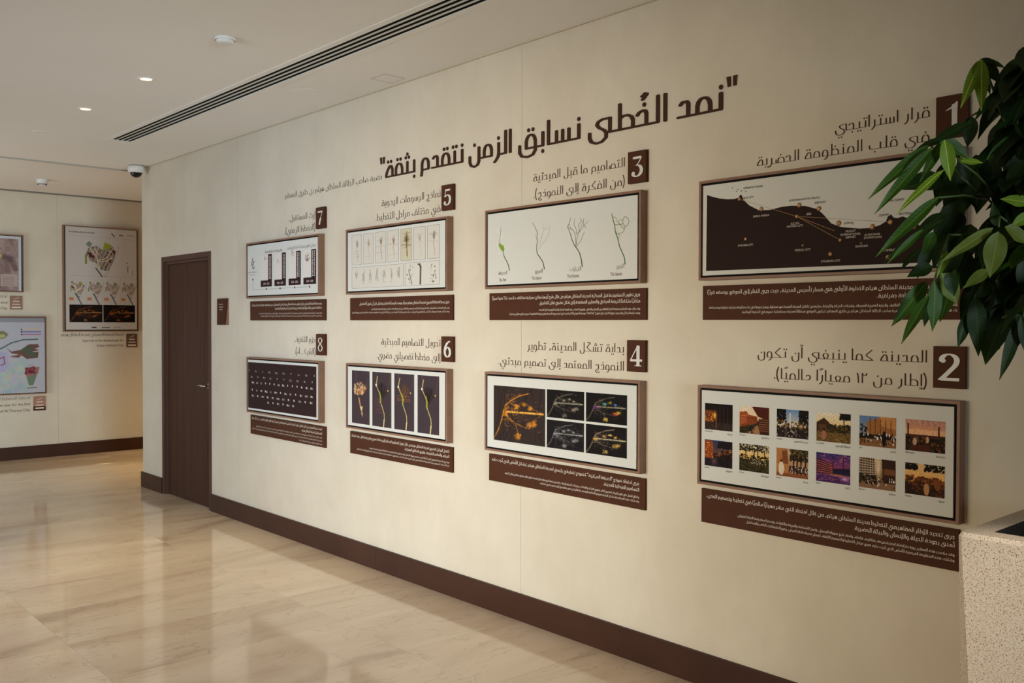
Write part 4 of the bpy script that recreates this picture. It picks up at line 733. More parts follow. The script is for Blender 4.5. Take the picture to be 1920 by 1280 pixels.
# 2 twelve photographs
NAMES = [('Comfortable', 'مريحة'), ('Compact', 'متقاربة'), ('Inclusive', 'مدينة الجميع'), ('Accessible', 'سهولة الوصول'), ('Safe', 'آمنة'), ('Affordable', 'متيسرة'), ('Lovable', 'محبوبة'), ('Circular', 'مستدامة'), ('Robust', 'مرنة'), ('Smart', 'ذكية'), ('Efficient', 'فعالة'), ('Healthy', 'صحية')]
def photo(k):
    p = Pic(78, 62, (60, 38, 26)); G = lambda n_, x0, y0, x1, y1, r0, r1, cols, **kw: p.blobs(n_*3, x0, y0, x1, y1, r0*.5, r1*.62, cols, **kw)
    dk = [(22, 14, 10), (34, 20, 12), (14, 10, 8)]; gr = [(44, 42, 18), (30, 30, 14), (64, 56, 24), (20, 18, 10)]; ora = [(220, 130, 40), (250, 190, 90), (180, 90, 30)]
    if k == 0:
        p.grad(0, 1, (30, 18, 14), (50, 32, 24)); p.rect(0, .25, .28, .72, (120, 70, 34)); p.rect(.3, 0, 1, .55, (32, 18, 14)); G(18, .02, .3, .35, .7, .01, .03, ora, k=.9); p.glow(.36, .45, .07, .16, (255, 190, 90)); p.rect(0, .72, 1, 1, (66, 50, 44)); G(30, 0, .74, 1, 1, .01, .05, [(110, 92, 84), (40, 28, 24)], k=.6, ell=.4, seed=4); p.rect(.39, .55, .43, .98, (190, 130, 70), .5)
        for x_ in (.55, .68, .82): p.line([(x_, .1), (x_, .75)], .012, (84, 48, 30))
    elif k == 1:
        p.grad(0, .5, (228, 214, 196), (236, 206, 170)); p.poly([(0, .22), (.25, .18), (.3, .3), (.6, .35), (.6, .75), (0, .8)], (164, 92, 52)); p.poly([(.05, .35), (.25, .3), (.25, .6), (.05, .7)], (196, 120, 74))
        for i_ in range(6): p.line([(.05, .4+i_*.06), (.6, .4+i_*.05)], .008, (110, 52, 28))
        p.poly([(.42, 0), (1, 0), (1, .5), (.62, .35)], (96, 40, 22)); p.rect(.64, .42, 1, .95, (84, 46, 28))
        for i_ in range(6): p.line([(.66, .46+i_*.08), (.97, .46+i_*.08)], .008, (170, 120, 80))
        p.poly([(0, .78), (.6, .6), (.66, 1), (0, 1)], (74, 62, 36)); p.poly([(.2, 1), (.62, .66), (.7, 1)], (170, 130, 96)); G(25, 0, .75, .5, 1, .01, .04, gr, seed=6)
    elif k == 2:
        p.grad(0, .6, (120, 150, 190), (220, 205, 190)); G(50, -.05, -.05, .3, .45, .02, .08, dk, seed=2); G(50, .72, -.05, 1.05, .5, .02, .08, dk, seed=3); G(30, 0, .42, 1, .66, .02, .06, [(110, 80, 30), (60, 46, 22), (150, 110, 40)], seed=8); p.rect(.41, .1, .45, .7, (220, 214, 206)); p.rect(0, .66, 1, 1, (58, 42, 38)); G(26, 0, .6, 1, .95, .008, .02, [(200, 190, 180), (20, 14, 12)], ell=2.2, seed=9); p.line([(.3, .62), (.28, .98)], .02, (150, 150, 160), .5); p.line([(.6, .62), (.62, .98)], .02, (150, 150, 160), .5)
    elif k == 3:
        p.grad(0, .5, (226, 218, 200), (230, 200, 150)); G(60, .7, -.05, 1.05, .2, .02, .06, dk, seed=5); p.poly([(0, .35), (.22, .18), (.4, .36), (.4, .46), (0, .5)], (80, 52, 34)); p.rect(.06, .42, .3, .72, (110, 76, 48)); G(50, .3, .4, 1, .62, .02, .07, [(70, 66, 30), (110, 92, 40), (50, 40, 20)], seed=7); p.rect(0, .66, 1, 1, (130, 104, 58)); G(50, 0, .66, 1, 1, .02, .05, [(160, 130, 76), (90, 76, 40), (120, 92, 50)], seed=11, k=.8); p.ell(.22, .6, .035, .06, (60, 34, 26)); p.ell(.22, .78, .07, .16, (176, 120, 110)); p.line([(.8, .1), (.82, .7)], .015, (50, 34, 22))
    elif k == 4:
        p.grad(0, 1, (110, 140, 180), (180, 170, 160)); p.poly([(.2, .2), (.6, 0), (1, 0), (1, .9), (.2, .75)], (170, 122, 74)); p.poly([(.55, .0), (1, 0), (1, .4), (.6, .3)], (200, 150, 96))
        for i_ in range(5): p.line([(.3+.14*i_, .05+.02*i_), (.3+.14*i_, .6)], .012, (120, 80, 48))
        p.rect(0, .72, 1, 1, (150, 110, 76)); p.rect(0, .6, 1, .74, (56, 34, 24)); G(24, .02, .55, 1, .92, .012, .028, [(230, 222, 210), (24, 16, 14), (24, 16, 14)], ell=2.6, seed=12); p.ell(.68, .72, .06, .26, (20, 14, 14)); G(8, 0, .3, .2, .8, .03, .07, gr, seed=3)
    elif k == 5:
        p.grad(0, .55, (190, 140, 120), (240, 190, 150)); p.rect(0, .3, 1, .5, (240, 196, 160), .6); p.poly([(0, .0), (1, .04), (1, .2), (.0, .12)], (206, 160, 146))
        for i_ in range(8): p.line([(i_*.14, .02), (i_*.14+.04, .16)], .006, (160, 110, 98))
        p.rect(.04, .12, .08, .8, (56, 26, 18)); p.rect(.82, .18, .86, .8, (56, 26, 18)); p.rect(0, .46, 1, .56, (90, 56, 40)); G(70, 0, .55, 1, 1, .02, .06, [(30, 28, 14), (60, 50, 22), (130, 84, 40), (24, 16, 12)], seed=14); p.poly([(.12, .84), (.6, .76), (.64, 1), (.1, 1)], (96, 50, 34)); p.ell(.56, .62, .04, .1, (214, 176, 150)); p.ell(.24, .7, .05, .12, (200, 170, 150))
    elif k == 6:
        p.grad(0, .6, (60, 70, 110), (120, 84, 70)); p.poly([(0, 0), (.3, .05), (.34, .8), (0, .95)], (150, 82, 36)); G(20, .02, .1, .3, .8, .01, .03, ora, seed=3); p.poly([(.5, .05), (1, 0), (1, .3), (.45, .3)], (34, 24, 30)); p.rect(.6, .35, 1, .6, (60, 34, 24)); G(16, .5, .3, 1, .55, .01, .02, ora, seed=5); p.rect(0, .7, 1, 1, (44, 34, 44)); G(40, .3, .5, 1, .95, .015, .05, dk, seed=8); p.glow(.35, .8, .1, .15, (160, 120, 130), .6)
    elif k == 7:
        p.grad(0, .55, (216, 206, 190), (230, 190, 110)); G(80, -.05, -.05, 1.05, .25, .02, .05, [(40, 38, 20), (60, 56, 26)], k=.8, seed=4); G(30, 0, .4, 1, .55, .02, .05, gr, seed=9)
        for x_ in (.22, .5, .62, .85): p.line([(x_, .2), (x_+.02, .7)], .014, (40, 26, 16))
        p.rect(0, .56, 1, 1, (74, 66, 32)); G(50, 0, .56, 1, 1, .02, .06, [(96, 84, 40), (40, 38, 18), (60, 50, 26)], seed=2); G(8, .3, .5, .9, .7, .01, .016, [(210, 200, 180)], ell=2.5, seed=4)
    elif k == 8:
        p.grad(0, 1, (200, 186, 160), (176, 120, 78)); p.poly([(0, 0), (.35, 0), (.4, .5), (.3, .9), (0, .95)], (184, 132, 84)); p.poly([(.18, .1), (.34, .06), (.38, .55), (.2, .55)], (140, 90, 54)); G(60, .45, -.05, 1.05, .4, .03, .08, [(70, 62, 28), (110, 88, 40), (40, 30, 16)], seed=5)
        for x_ in (.55, .66, .78, .92): p.line([(x_, .25), (x_, .9)], .02, (44, 24, 16))
        p.rect(0, .88, 1, 1, (150, 96, 62)); p.rect(.4, .6, 1, .85, (60, 34, 24), .7); p.ell(.16, .72, .09, .24, (222, 208, 190)); p.ell(.16, .45, .035, .05, (90, 56, 40)); G(8, .45, .55, 1, .85, .012, .022, [(220, 210, 196)], ell=2.8, seed=7)
    elif k == 9:
        p.grad(0, .55, (50, 58, 120), (170, 80, 120)); G(26, .1, .02, 1, .35, .03, .08, [(200, 90, 130), (150, 70, 130), (220, 130, 140)], k=.5, ell=.4, seed=6); p.poly([(0, .2), (.5, .35), (.5, .75), (0, .8)], (60, 34, 60))
        for i_ in range(6):
            p.line([(0, .26+i_*.08), (.5, .39+i_*.055)], .008, (210, 120, 110))
        p.poly([(.5, .5), (1, .45), (1, .7), (.5, .7)], (40, 34, 70)); p.rect(0, .72, 1, 1, (90, 50, 110)); G(40, 0, .72, 1, .98, .01, .05, [(180, 100, 150), (50, 30, 80), (220, 160, 170)], ell=.35, seed=3, k=.7); p.glow(.85, .82, .12, .08, (230, 190, 220), .8); p.line([(.5, .1), (.5, .75)], .008, (30, 22, 50)); p.line([(.8, .1), (.8, .7)], .008, (30, 22, 50)); p.glow(.6, .72, .3, .04, (250, 170, 120), .7)
    elif k == 10:
        p.grad(0, 1, (200, 180, 150), (120, 80, 50)); p.poly([(0, 0), (.42, .0), (.46, .6), (0, .8)], (92, 66, 48))
        for i_ in range(7): p.line([(0, .05+i_*.09), (.44, .1+i_*.07)], .008, (214, 196, 176)); p.line([(.03+i_*.07, 0), (.03+i_*.07, .6)], .006, (200, 182, 160))
        p.poly([(.62, 0), (1, 0), (1, .95), (.66, .75)], (70, 44, 30)); p.rect(.68, .3, 1, .5, (130, 90, 60)); p.rect(0, .78, 1, 1, (150, 116, 90)); G(40, 0, .55, .5, .85, .02, .05, gr, seed=9); G(14, .2, .6, 1, .9, .012, .025, [(226, 214, 200), (24, 16, 14)], ell=2.6, seed=5); p.glow(.53, .3, .06, .3, (240, 226, 200), .8)
    else:
        p.grad(0, .6, (226, 196, 150), (232, 180, 110)); G(60, -.05, -.05, .32, .2, .02, .05, dk, seed=4); G(60, .5, -.05, 1.05, .22, .02, .05, dk, seed=5); G(60, 0, .42, 1, .7, .03, .08, [(120, 70, 30), (90, 54, 24), (150, 92, 40)], seed=8); p.rect(0, .72, 1, 1, (66, 40, 22)); G(30, 0, .6, 1, .98, .02, .06, [(110, 70, 34), (50, 34, 18)], seed=3); p.ell(.55, .78, .07, .2, (196, 150, 110)); p.ell(.56, .57, .03, .045, (90, 56, 40)); p.ell(.82, .62, .07, .18, (140, 88, 46))
    p.a = p.a**1.28; p.noise(.09, k); return p
t = unit[2]; c = MB()
for k in range(12):
    y_l = 2.425-(k % 6)*.1774; z_t = 1.2565 if k < 6 else 1.0985
    photo(k).put('photograph', t, PX, y_l, y_l-.1425, z_t-.1135, z_t)
    latin(c, NAMES[k][0], y_l, z_t-.1245, .0072, PX, align='l', squeeze=.8, col=rgb(60, 52, 46), maxw=.07)
    L_ = len(NAMES[k][1])*.0052; write(c, NAMES[k][1], y_l-.1425, y_l-.1425+L_, z_t-.1285, .0046, PX, .2, .16, dot=.15, fine=False)
c.c = [x if x is not None else rgb(60, 52, 46) for x in c.c]; c.build('photo_captions', m_print, t)
# 3 four line drawings
t = unit[3]; cm = {'g': rgb(58, 76, 38), 'l': rgb(150, 152, 132), 'd': rgb(92, 98, 76), 'G': rgb(86, 112, 60), 'h': rgb(150, 156, 124)}; c = MB()
groups_ = [[], [], [], []]
for e_ in P3_LINES: groups_[min(3, max(0, int((3.87-e_[0][0][0]/1000)/.245)))].append(e_)
for gi, ge in enumerate(groups_):
    cg = MB()
    for pts, a, b, k in ge: ribbon(cg, cr(pts, 4), a*1.15, b*1.15, PX-.0002, cm[k])
    if gi == 0: cg.face([(PX-.0003, a/1000, b/1000) for a, b in P3_BLOB], rgb(122, 156, 40))
    cg.build('branch_drawing', m_print, t)
for (x_, y_, r_) in ((3.80, 2.03, .014), (3.77, 2.07, .012), (3.785, 1.98, .01), (3.80, 2.10, .012)): c.face([(PX-.0001, x_+r_*ca*1.1, y_+r_*cb) for ca, cb in OCT], rgb(214, 211, 204))
c.build('pale_blotches', m_print, t); c = MB()
for (a, b), s_, ar in P3_TEXT:
    c = MB()
    if ar: write(c, s_, a/1000-.010*len(s_)*.5, a/1000+.010*len(s_)*.5, b/1000-.004, .0115, PX-.0003, .18, .13, fine=False)
    else: latin(c, s_, a/1000, b/1000-.007, .018, PX-.0003, squeeze=.66)
    c.c = [rgb(112, 92, 82)]*len(c.f); c.build('drawing_title', m_print, t)
# city-like glowing plans used in 4 and on the far poster
def cityplan(w_, h_, bg, main, seed, colours=None, net=False, dim=1.0):
    p = Pic(w_, h_, bg); g = np.random.default_rng(seed)
    if net:
        for _ in range(14): a_ = g.uniform(0, 1, 4); p.line([(a_[0], a_[1]), (a_[2], a_[3])], .006, (70, 66, 66), .7)
    def L(P, wd, k=1, c_=None): p.line(P, wd*.42, c_ or main, k*dim)
    L([(.0, .98), (.1, .8), (.16, .62), (.2, .46), (.26, .4)], .02, .8); L([(.2, .46), (.24, .34), (.34, .26), (.5, .16), (.7, .1)], .018, .9); L([(.16, .62), (.3, .58), (.45, .7), (.52, .92)], .014, .6)
    L([(.26, .46), (.96, .44)], .03, 1, (min(main[0]+40, 255), min(main[1]+50, 255), min(main[2]+40, 255))); L([(.24, .52), (.45, .66), (.65, .72)], .014, .6); L([(.3, .3), (.5, .34), (.62, .28), (.8, .38), (.96, .44)], .012, .6); L([(.96, .44), (.8, .56), (.66, .7)], .012, .5)
    for _ in range(150):
        x_ = .2+abs(g.normal(0, .28)); y_ = .46+g.normal(0, .15); a_ = g.uniform(-.8, .8); l_ = g.uniform(.02, .08)
        L([(x_, y_), (x_+l_*math.cos(a_), y_+l_*math.sin(a_))], .007, g.uniform(.2, .7))
    for i_, (x_, y_, r_) in enumerate(((.46, .36, .05), (.6, .3, .045), (.72, .36, .04), (.72, .66, .07), (.8, .62, .06), (.48, .88, .07), (.23, .5, .06))):
        cc = colours[i_ % len(colours)] if colours else main
        for _ in range(16):
            a_ = g.uniform(0, 6.3); q_ = g.uniform(0, r_); L([(x_+q_*math.cos(a_), y_+q_*math.sin(a_)), (x_+g.uniform(-r_, r_), y_+g.uniform(-r_, r_))], .01, .8, cc)
        p.glow(x_, y_, r_*.8, r_*.8, cc, .35*dim)
    for _ in range(10): a_ = g.uniform(0, 1, 2); p.line([(a_[0], 0), (a_[1], 1)], .005, (12, 8, 8), .5)
    p.noise(.06, seed); return p
t = unit[4]
cityplan(116, 96, (50, 38, 36), (206, 132, 40), 1).put('city_plan', t, PX, 3.830, 3.424, .963, 1.2615)
cityplan(80, 52, (20, 15, 15), (150, 140, 120), 2, dim=.8).put('city_plan', t, PX, 3.412, 3.148, 1.1195, 1.2625)
cityplan(80, 52, (16, 12, 12), (130, 116, 96), 3, [(90, 190, 180), (200, 190, 70), (60, 120, 200), (220, 90, 60), (230, 190, 60), (210, 180, 70), (130, 60, 150)], dim=.9).put('city_plan', t, PX, 3.136, 2.870, 1.1195, 1.2625)
cityplan(80, 52, (24, 20, 22), (160, 158, 160), 4, net=True, dim=.7).put('city_plan', t, PX, 3.412, 3.148, .9635, 1.1075)
cityplan(80, 52, (20, 14, 14), (170, 150, 120), 5, [(220, 160, 70), (200, 170, 90)], dim=.9).put('city_plan', t, PX, 3.136, 2.870, .9635, 1.1075)
# 5 sketches in boxes
t = unit[5]
def sketch(w_, h_, seed, bg=(204, 199, 190), ink=(120, 110, 100), k=1.0, acc=None):
    p = Pic(w_, h_, bg); g = np.random.default_rng(seed)
    for _ in range(16):
        a_ = g.normal(0, .5); l_ = g.uniform(.12, .3); x_, y_ = .55, .42; p.line([(x_, y_), (x_+l_*math.sin(a_)*.9, y_-l_*math.cos(a_)*.9)], .02, ink, .45*k)
    p.line([(.55, .42), (.5, .55), (.6, .72), (.62, .9)], .02, ink, .6*k)
    for _ in range(3): y_ = g.uniform(.15, .8); p.line([(.1, y_), (.9, y_+g.uniform(-.06, .06))], .012, ink, .3*k)
    if acc: p.glow(.55, .33, .2, .12, acc, .7); p.line([(.55, .1), (.56, .85)], .03, acc, .8); p.line([(.05, .5), (.95, .52)], .02, acc, .6)
    return p
bx = [(5.266, 5.149), (5.126, 5.011), (4.990, 4.868), (4.851, 4.730), (4.709, 4.593), (4.575, 4.454), (4.435, 4.317)]
c = MB()
for i, (a, b) in enumerate(bx):
    kw = dict(bg=(196, 188, 164), ink=(80, 70, 40), acc=(84, 74, 40), k=1.3) if i == 4 else dict(bg=(204, 199, 190), ink=((120, 110, 100), (150, 120, 108), (110, 98, 80), (130, 92, 80), 0, (150, 140, 132), (112, 106, 98))[i], k=(.8, .6, 1, .8, 1, .6, .9)[i])
    sketch(40, 64, i+3, **kw).put('sketch', t, PX, a-.003, b+.003, 1.984, 2.178); c.ring(PX-.0003, PX-.0001, b, a, 1.982, 2.180, .0013, rgb(92, 72, 62))
p = Pic(150, 44, (204, 200, 192))
for i in range(7):
    g = np.random.default_rng(40+i); x_ = .09+.137*i
    for _ in range(7): p.line([(x_+g.uniform(-.02, .02), g.uniform(.1, .6)), (x_+g.uniform(-.03, .03), g.uniform(.2, .75))], .005, (130, 122, 114), .5)
    p.rect(x_-.02, .82-.03*(i % 3), x_+.02, .83-.03*(i % 3), (130, 122, 114), .6)
p.put('sketch', t, PX, 5.263, 4.681, 1.831, 1.964); c.ring(PX-.0003, PX-.0001, 4.678, 5.266, 1.828, 1.9665, .0013, rgb(92, 72, 62))
p = Pic(90, 44, (206, 203, 196))
for x_, k in ((.13, 1), (.45, 0), (.82, 2)):
    g = np.random.default_rng(60+k)
    if k == 0: p.line([(.42, .08), (.46, .2), (.45, .95)], .02, (70, 60, 54)); p.rect(.36, .06, .46, .1, (70, 60, 54))
    else: p.blobs(26 if k == 2 else 12, x_-.08, .08, x_+.1, .9, .006, .016, [(60, 52, 48), (110, 104, 100)], ell=1.5, seed=k)
p.line([(.1, .3), (.2, .95)], .012, (120, 114, 108)); p.put('sketch', t, PX, 4.660, 4.319, 1.831, 1.9665); c.ring(PX-.0003, PX-.0001, 4.316, 4.663, 1.828, 1.969, .0013, rgb(92, 72, 62))
c.build('box_outline', m_print, t)
# 6 four tall plans
t = unit[6]
def tall(k):
    p = Pic(70, 138, (62, 50, 56)); g = np.random.default_rng(k); p.line([(.2, 0), (.3, .35)], .012, (96, 84, 84), .7); p.line([(.95, 0), (.85, .3)], .012, (96, 84, 84), .5)
    if k == 0:
        for _ in range(170):
            a_ = g.uniform(-1.2, .9); r_ = g.uniform(.1, .42); x_, y_ = .5+r_*math.sin(a_)*.95, .5-r_*math.cos(a_)*.62; p.line([(x_, y_), (x_+.06*math.sin(a_), y_-.03*math.cos(a_))], .014, ((214, 180, 130), (190, 120, 70), (230, 206, 160), (150, 80, 50))[g.integers(4)], .8)
        p.rect(.14, .25, .22, .45, (206, 180, 130), .8); p.line([(.40, .52), (.5, .68)], .034, (190, 130, 90)); p.poly([(.45, .68), (.62, .66), (.56, .78)], (206, 184, 130)); p.poly([(.52, .78), (.62, .78), (.6, .88)], (180, 150, 96))
    else:
        for _ in range(40):
            a_ = g.uniform(-.9, 1.0); p.line([(.45, .52), (.5+.38*math.sin(a_), .5-.3*math.cos(a_))], .009, (30, 20, 20) if k != 2 else ((30, 20, 20), (120, 80, 40))[g.integers(2)], .55)
        if k == 2: 
            for y_ in (.4, .45, .48): p.line([(.15, y_), (.8, y_)], .012, (150, 90, 50), .7)
        if k == 1:
            for i_ in range(5): p.line([(.15, .5+i_*.06), (.5, .5+i_*.06)], .012, (110, 60, 62), .6); p.line([(.18+i_*.09, .48), (.18+i_*.09, .76)], .012, (110, 60, 62), .4)
        P = [(.28, .08), (.2, .24), (.42, .42), (.44, .55), (.62, .74), (.64, .86), (.6, 1)]; p.line(P, .016, (196, 182, 112)); p.line([(.38, .37), (.44, .46), (.43, .55)], .034, (150, 152, 62)); p.line([(.62, .86), (.59, 1)], .02, (206, 190, 140)); p.ell(.2, .24, .04, .02, (230, 226, 200)); p.ell(.82, .33, .03, .015, (200, 160, 80))
    p.noise(.06, k); return p
for k, (a, b) in enumerate(((5.267, 5.056), (5.024, 4.810), (4.778, 4.568), (4.533, 4.319))): tall(k).put('tall_plan', t, PX, a, b, .9395, 1.2875)
# 7 timeline
t = unit[7]; c = MB(); dk = rgb(48, 22, 26); wh = rgb(216, 208, 200)
bars = ((6.556, 6.377, 6.438, '2045 - 2050'), (6.338, 6.162, 6.222, '2040 - 2035'), (6.121, 5.944, 6.010, '2035 - 2030'), (5.906, 5.729, 5.795, '2030 - 2024'))
for k, (a, b, m_, tx) in enumerate(bars):
    c.face([(PX, a, 1.874), (PX, b, 1.874), (PX, b, 2.118), (PX, m_, 2.118), (PX, m_, 1.922), (PX, a, 1.922)], dk)
    latin(c, tx, (a+b)/2, 1.889, .016, PX-.0003, col=wh, squeeze=.9, maxw=.15)
    for q_ in range(2):           # the phase name runs up the bar
        g = np.random.default_rng(k*3+q_); z_ = 1.93
        while z_ < 2.105:
            s_ = g.uniform(.005, .012); y_ = m_-.020-q_*.022; c.face([(PX-.0003, y_+.006*(1-q_*.3), z_), (PX-.0003, y_-.005, z_), (PX-.0003, y_-.005, z_+s_*.6), (PX-.0003, y_+.006*(1-q_*.3), z_+s_*.6)], wh); z_ += s_
    yd = (a+b)/2; c.face([(PX-.0003, yd+.008*ca, 1.856+.009*cb) for ca, cb in OCT], dk)
    c.face([(PX-.0001, a, 1.930), (PX-.0001, m_+.004, 1.930), (PX-.0001, m_+.004, 2.115), (PX-.0001, a, 2.115)], rgb(214, 208, 202))
ribbon(c, [(6685, 1930), (6685, 1855), (5815, 1856)], 1.6, 1.6, PX-.0002, rgb(80, 60, 56)); c.face([(PX-.0003, 6.686+.008*ca, 1.935+.010*cb) for ca, cb in OCT], dk)
for dx_ in (0, .022): ribbon(c, cr([(6697-dx_*1000, 2040+(0 if dx_ else 4)), (6702-dx_*1000, 2062), (6684-dx_*1000, 2100 if not dx_ else 2076)], 5), 5, 9, PX-.0002, rgb(30, 20, 20))
ribbon(c, cr([(6697, 2058), (6690, 2030), (6672, 2018), (6664, 2034)], 5), 5, 8, PX-.0003, rgb(30, 20, 20))
write(c, 'مراحل تطوير مدينة السلطان هيثم', 5.731, 6.135, 2.138, .0125, PX, .16, .12, fine=False); latin(c, 'Sultan Haitham City Phasing Plan', 6.35, 2.128, .021, PX, squeeze=.7, col=rgb(120, 104, 96), maxw=.385)
write(c, 'مدينة السلطان هيثم', 6.62, 6.765, 1.988, .007, PX, .16, .12, fine=False); latin(c, 'Sultan Haitham City', 6.69, 1.968, .007, PX, col=rgb(120, 104, 96), maxw=.11)
c.c = [x if x is not None else rgb(104, 86, 78) for x in c.c]; c.build('timeline_print', m_print, t)
g_ = np.random.default_rng(8); c = MB()
for k, (a, b, m_, tx) in enumerate(bars):
    for _ in range((8, 6, 12, 34)[k]):
        ac = g_.uniform(-.9, .9); r_ = g_.uniform(.01, .05 if k > 1 else .03); yc = ((a+m_)/2+(-.02, .0, .0, .0)[k]); zc = (2.06, 2.03, 2.07, 2.02)[k]
        y_, z_ = yc-r_*math.sin(ac)*1.1, zc+r_*math.cos(ac)*1.3
        ribbon(c, [(y_*1000, z_*1000), ((y_-.01*math.sin(ac))*1000, (z_+.014*math.cos(ac))*1000)], 3, 5, PX-.0004, rgb(160, 134, 118))
c.build('phase_maps', m_print, t)
# 8 partner logos: tiny abstract marks, as the photograph shows them
t = unit[8]; c = MB(); c.face([(PX, 6.772, .935), (PX, 5.727, .937), (PX, 5.727, 1.294), (PX, 6.772, 1.293)], rgb(46, 28, 28)); c.build('logo_field', m_print, t)
c = MB(); g = np.random.default_rng(21)
for (z_, ya, yb, n_, br) in ((1.225, 6.75, 5.755, 10, .45), (1.179, 6.71, 5.785, 10, .45), (1.136, 6.69, 5.792, 14, 1), (1.077, 6.70, 5.792, 13, 1), (1.034, 6.69, 5.80, 12, 1), (.994, 6.44, 6.055, 6, 1)):
    for i in range(n_):
        yc = ya+(yb-ya)*i/(n_-1); kd = g.integers(4); b_ = br*g.uniform(.8, 1); cl = tuple(v*b_ for v in wh[:3])+(1,)
        wd = g.uniform(.010, .026)
        if kd != 1:
            for q_ in range(2): 
                c.face([(PX-.0003, yc+wd*.9, z_-.006+q_*.008), (PX-.0003, yc-wd*.9, z_-.006+q_*.008), (PX-.0003, yc-wd*.9, z_-.0035+q_*.008), (PX-.0003, yc+wd*.9, z_-.0035+q_*.008)], cl)
        if kd != 2: r_ = .009; yk = yc+(0 if kd == 1 else wd*.4); c.face([(PX-.0004, yk+r_*.75*ca, z_+.003+r_*(.6+.3*(kd == 1))*cb) for ca, cb in OCT], cl)
c.build('partner_logos', m_print, t)
# ------------------------------------------------------------------ room sign beside the door
t = thing('door_sign', (0, 7.29, 1.582), 'small dark room sign with a copper wedge edge, right of the door', 'sign')
c = MB(); c.box((-.006, 7.200, 1.582), (0, 7.392, 1.800)); c.build('back_plate', m_frame, t)
c = MB(); v = [(-.016, 7.392, 1.582), (-.016, 7.250, 1.582), (-.016, 7.206, 1.800), (-.016, 7.388, 1.800)]; u = [(-.006, b, z) for _, b, z in v]
c.face(v); c.face(u)
for k in range(4): c.face([v[k], v[(k+1) % 4], u[(k+1) % 4], u[k]])
c.build('face_plate', m_brown, t)
c = MB()
for z_, segs in ((1.748, ((7.350, .022), (7.322, .026), (7.290, .018))), (1.726, ((7.346, .030), (7.310, .030), (7.282, .010))), (1.705, ((7.338, .024), (7.308, .022)))):
    for y_, w_ in segs:
        for q_ in range(int(w_/.007)): c.face([(-.0165, y_-q_*.007, z_), (-.0165, y_-q_*.007-.005, z_), (-.0165, y_-q_*.007-.005, z_+.006+.004*((q_*7) % 3 == 0)), (-.0165, y_-q_*.007, z_+.006)])
c.build('sign_text', m_white, t)
# ------------------------------------------------------------------ posters on the far wall
def poster(name, x0, x1, z0, z1, label, depth=.045):
    t = thing(name, ((x0+x1)/2, YB, z0), label, 'framed poster', 'framed posters on the far wall'); w_ = .013; Y = YB-depth
    c = MB(); c.box((x0, Y, z0), (x1, YB, z0+w_)); c.box((x0, Y, z1-w_), (x1, YB, z1)); c.box((x0, Y, z0+w_), (x0+w_, YB, z1-w_)); c.box((x1-w_, Y, z0+w_), (x1, YB, z1-w_)); c.build('frame', m_frame, t)
    c = MB(); c.box((x0+w_, Y+.010, z0+w_), (x1-w_, YB-.002, z1-w_)); c.build('liner', m_black, t); return t, Y+.006
t, Yp = poster('framed_poster', .062, .950, 1.487, 2.764, 'tall white framed poster with a city plan, four small maps and two dark images')
p = Pic(150, 224, (190, 184, 180)); g = np.random.default_rng(2)
[p.rect(.05+.026*i_, .044+.004*(i_ % 2), .07+.026*i_, .056, (120, 112, 108)) for i_ in range(14)]; p.line([(.64, .045), (.68, .075)], .006, (30, 26, 26)); p.rect(.74, .05, .8, .065, (120, 110, 106)); p.rect(.86, .05, .96, .06, (150, 140, 136))
p.line([(.04, .085), (.96, .10)], .003, (170, 164, 160)); p.line([(.04, .475), (.96, .475)], .003, (170, 164, 160))
BODY_ = [(.10, .20), (.34, .13), (.56, .24), (.62, .08), (.86, .10), (1.0, .28), (.88, .62), (.76, .84), (.48, .82), (.36, .64), (.14, .56), (.02, .38)]
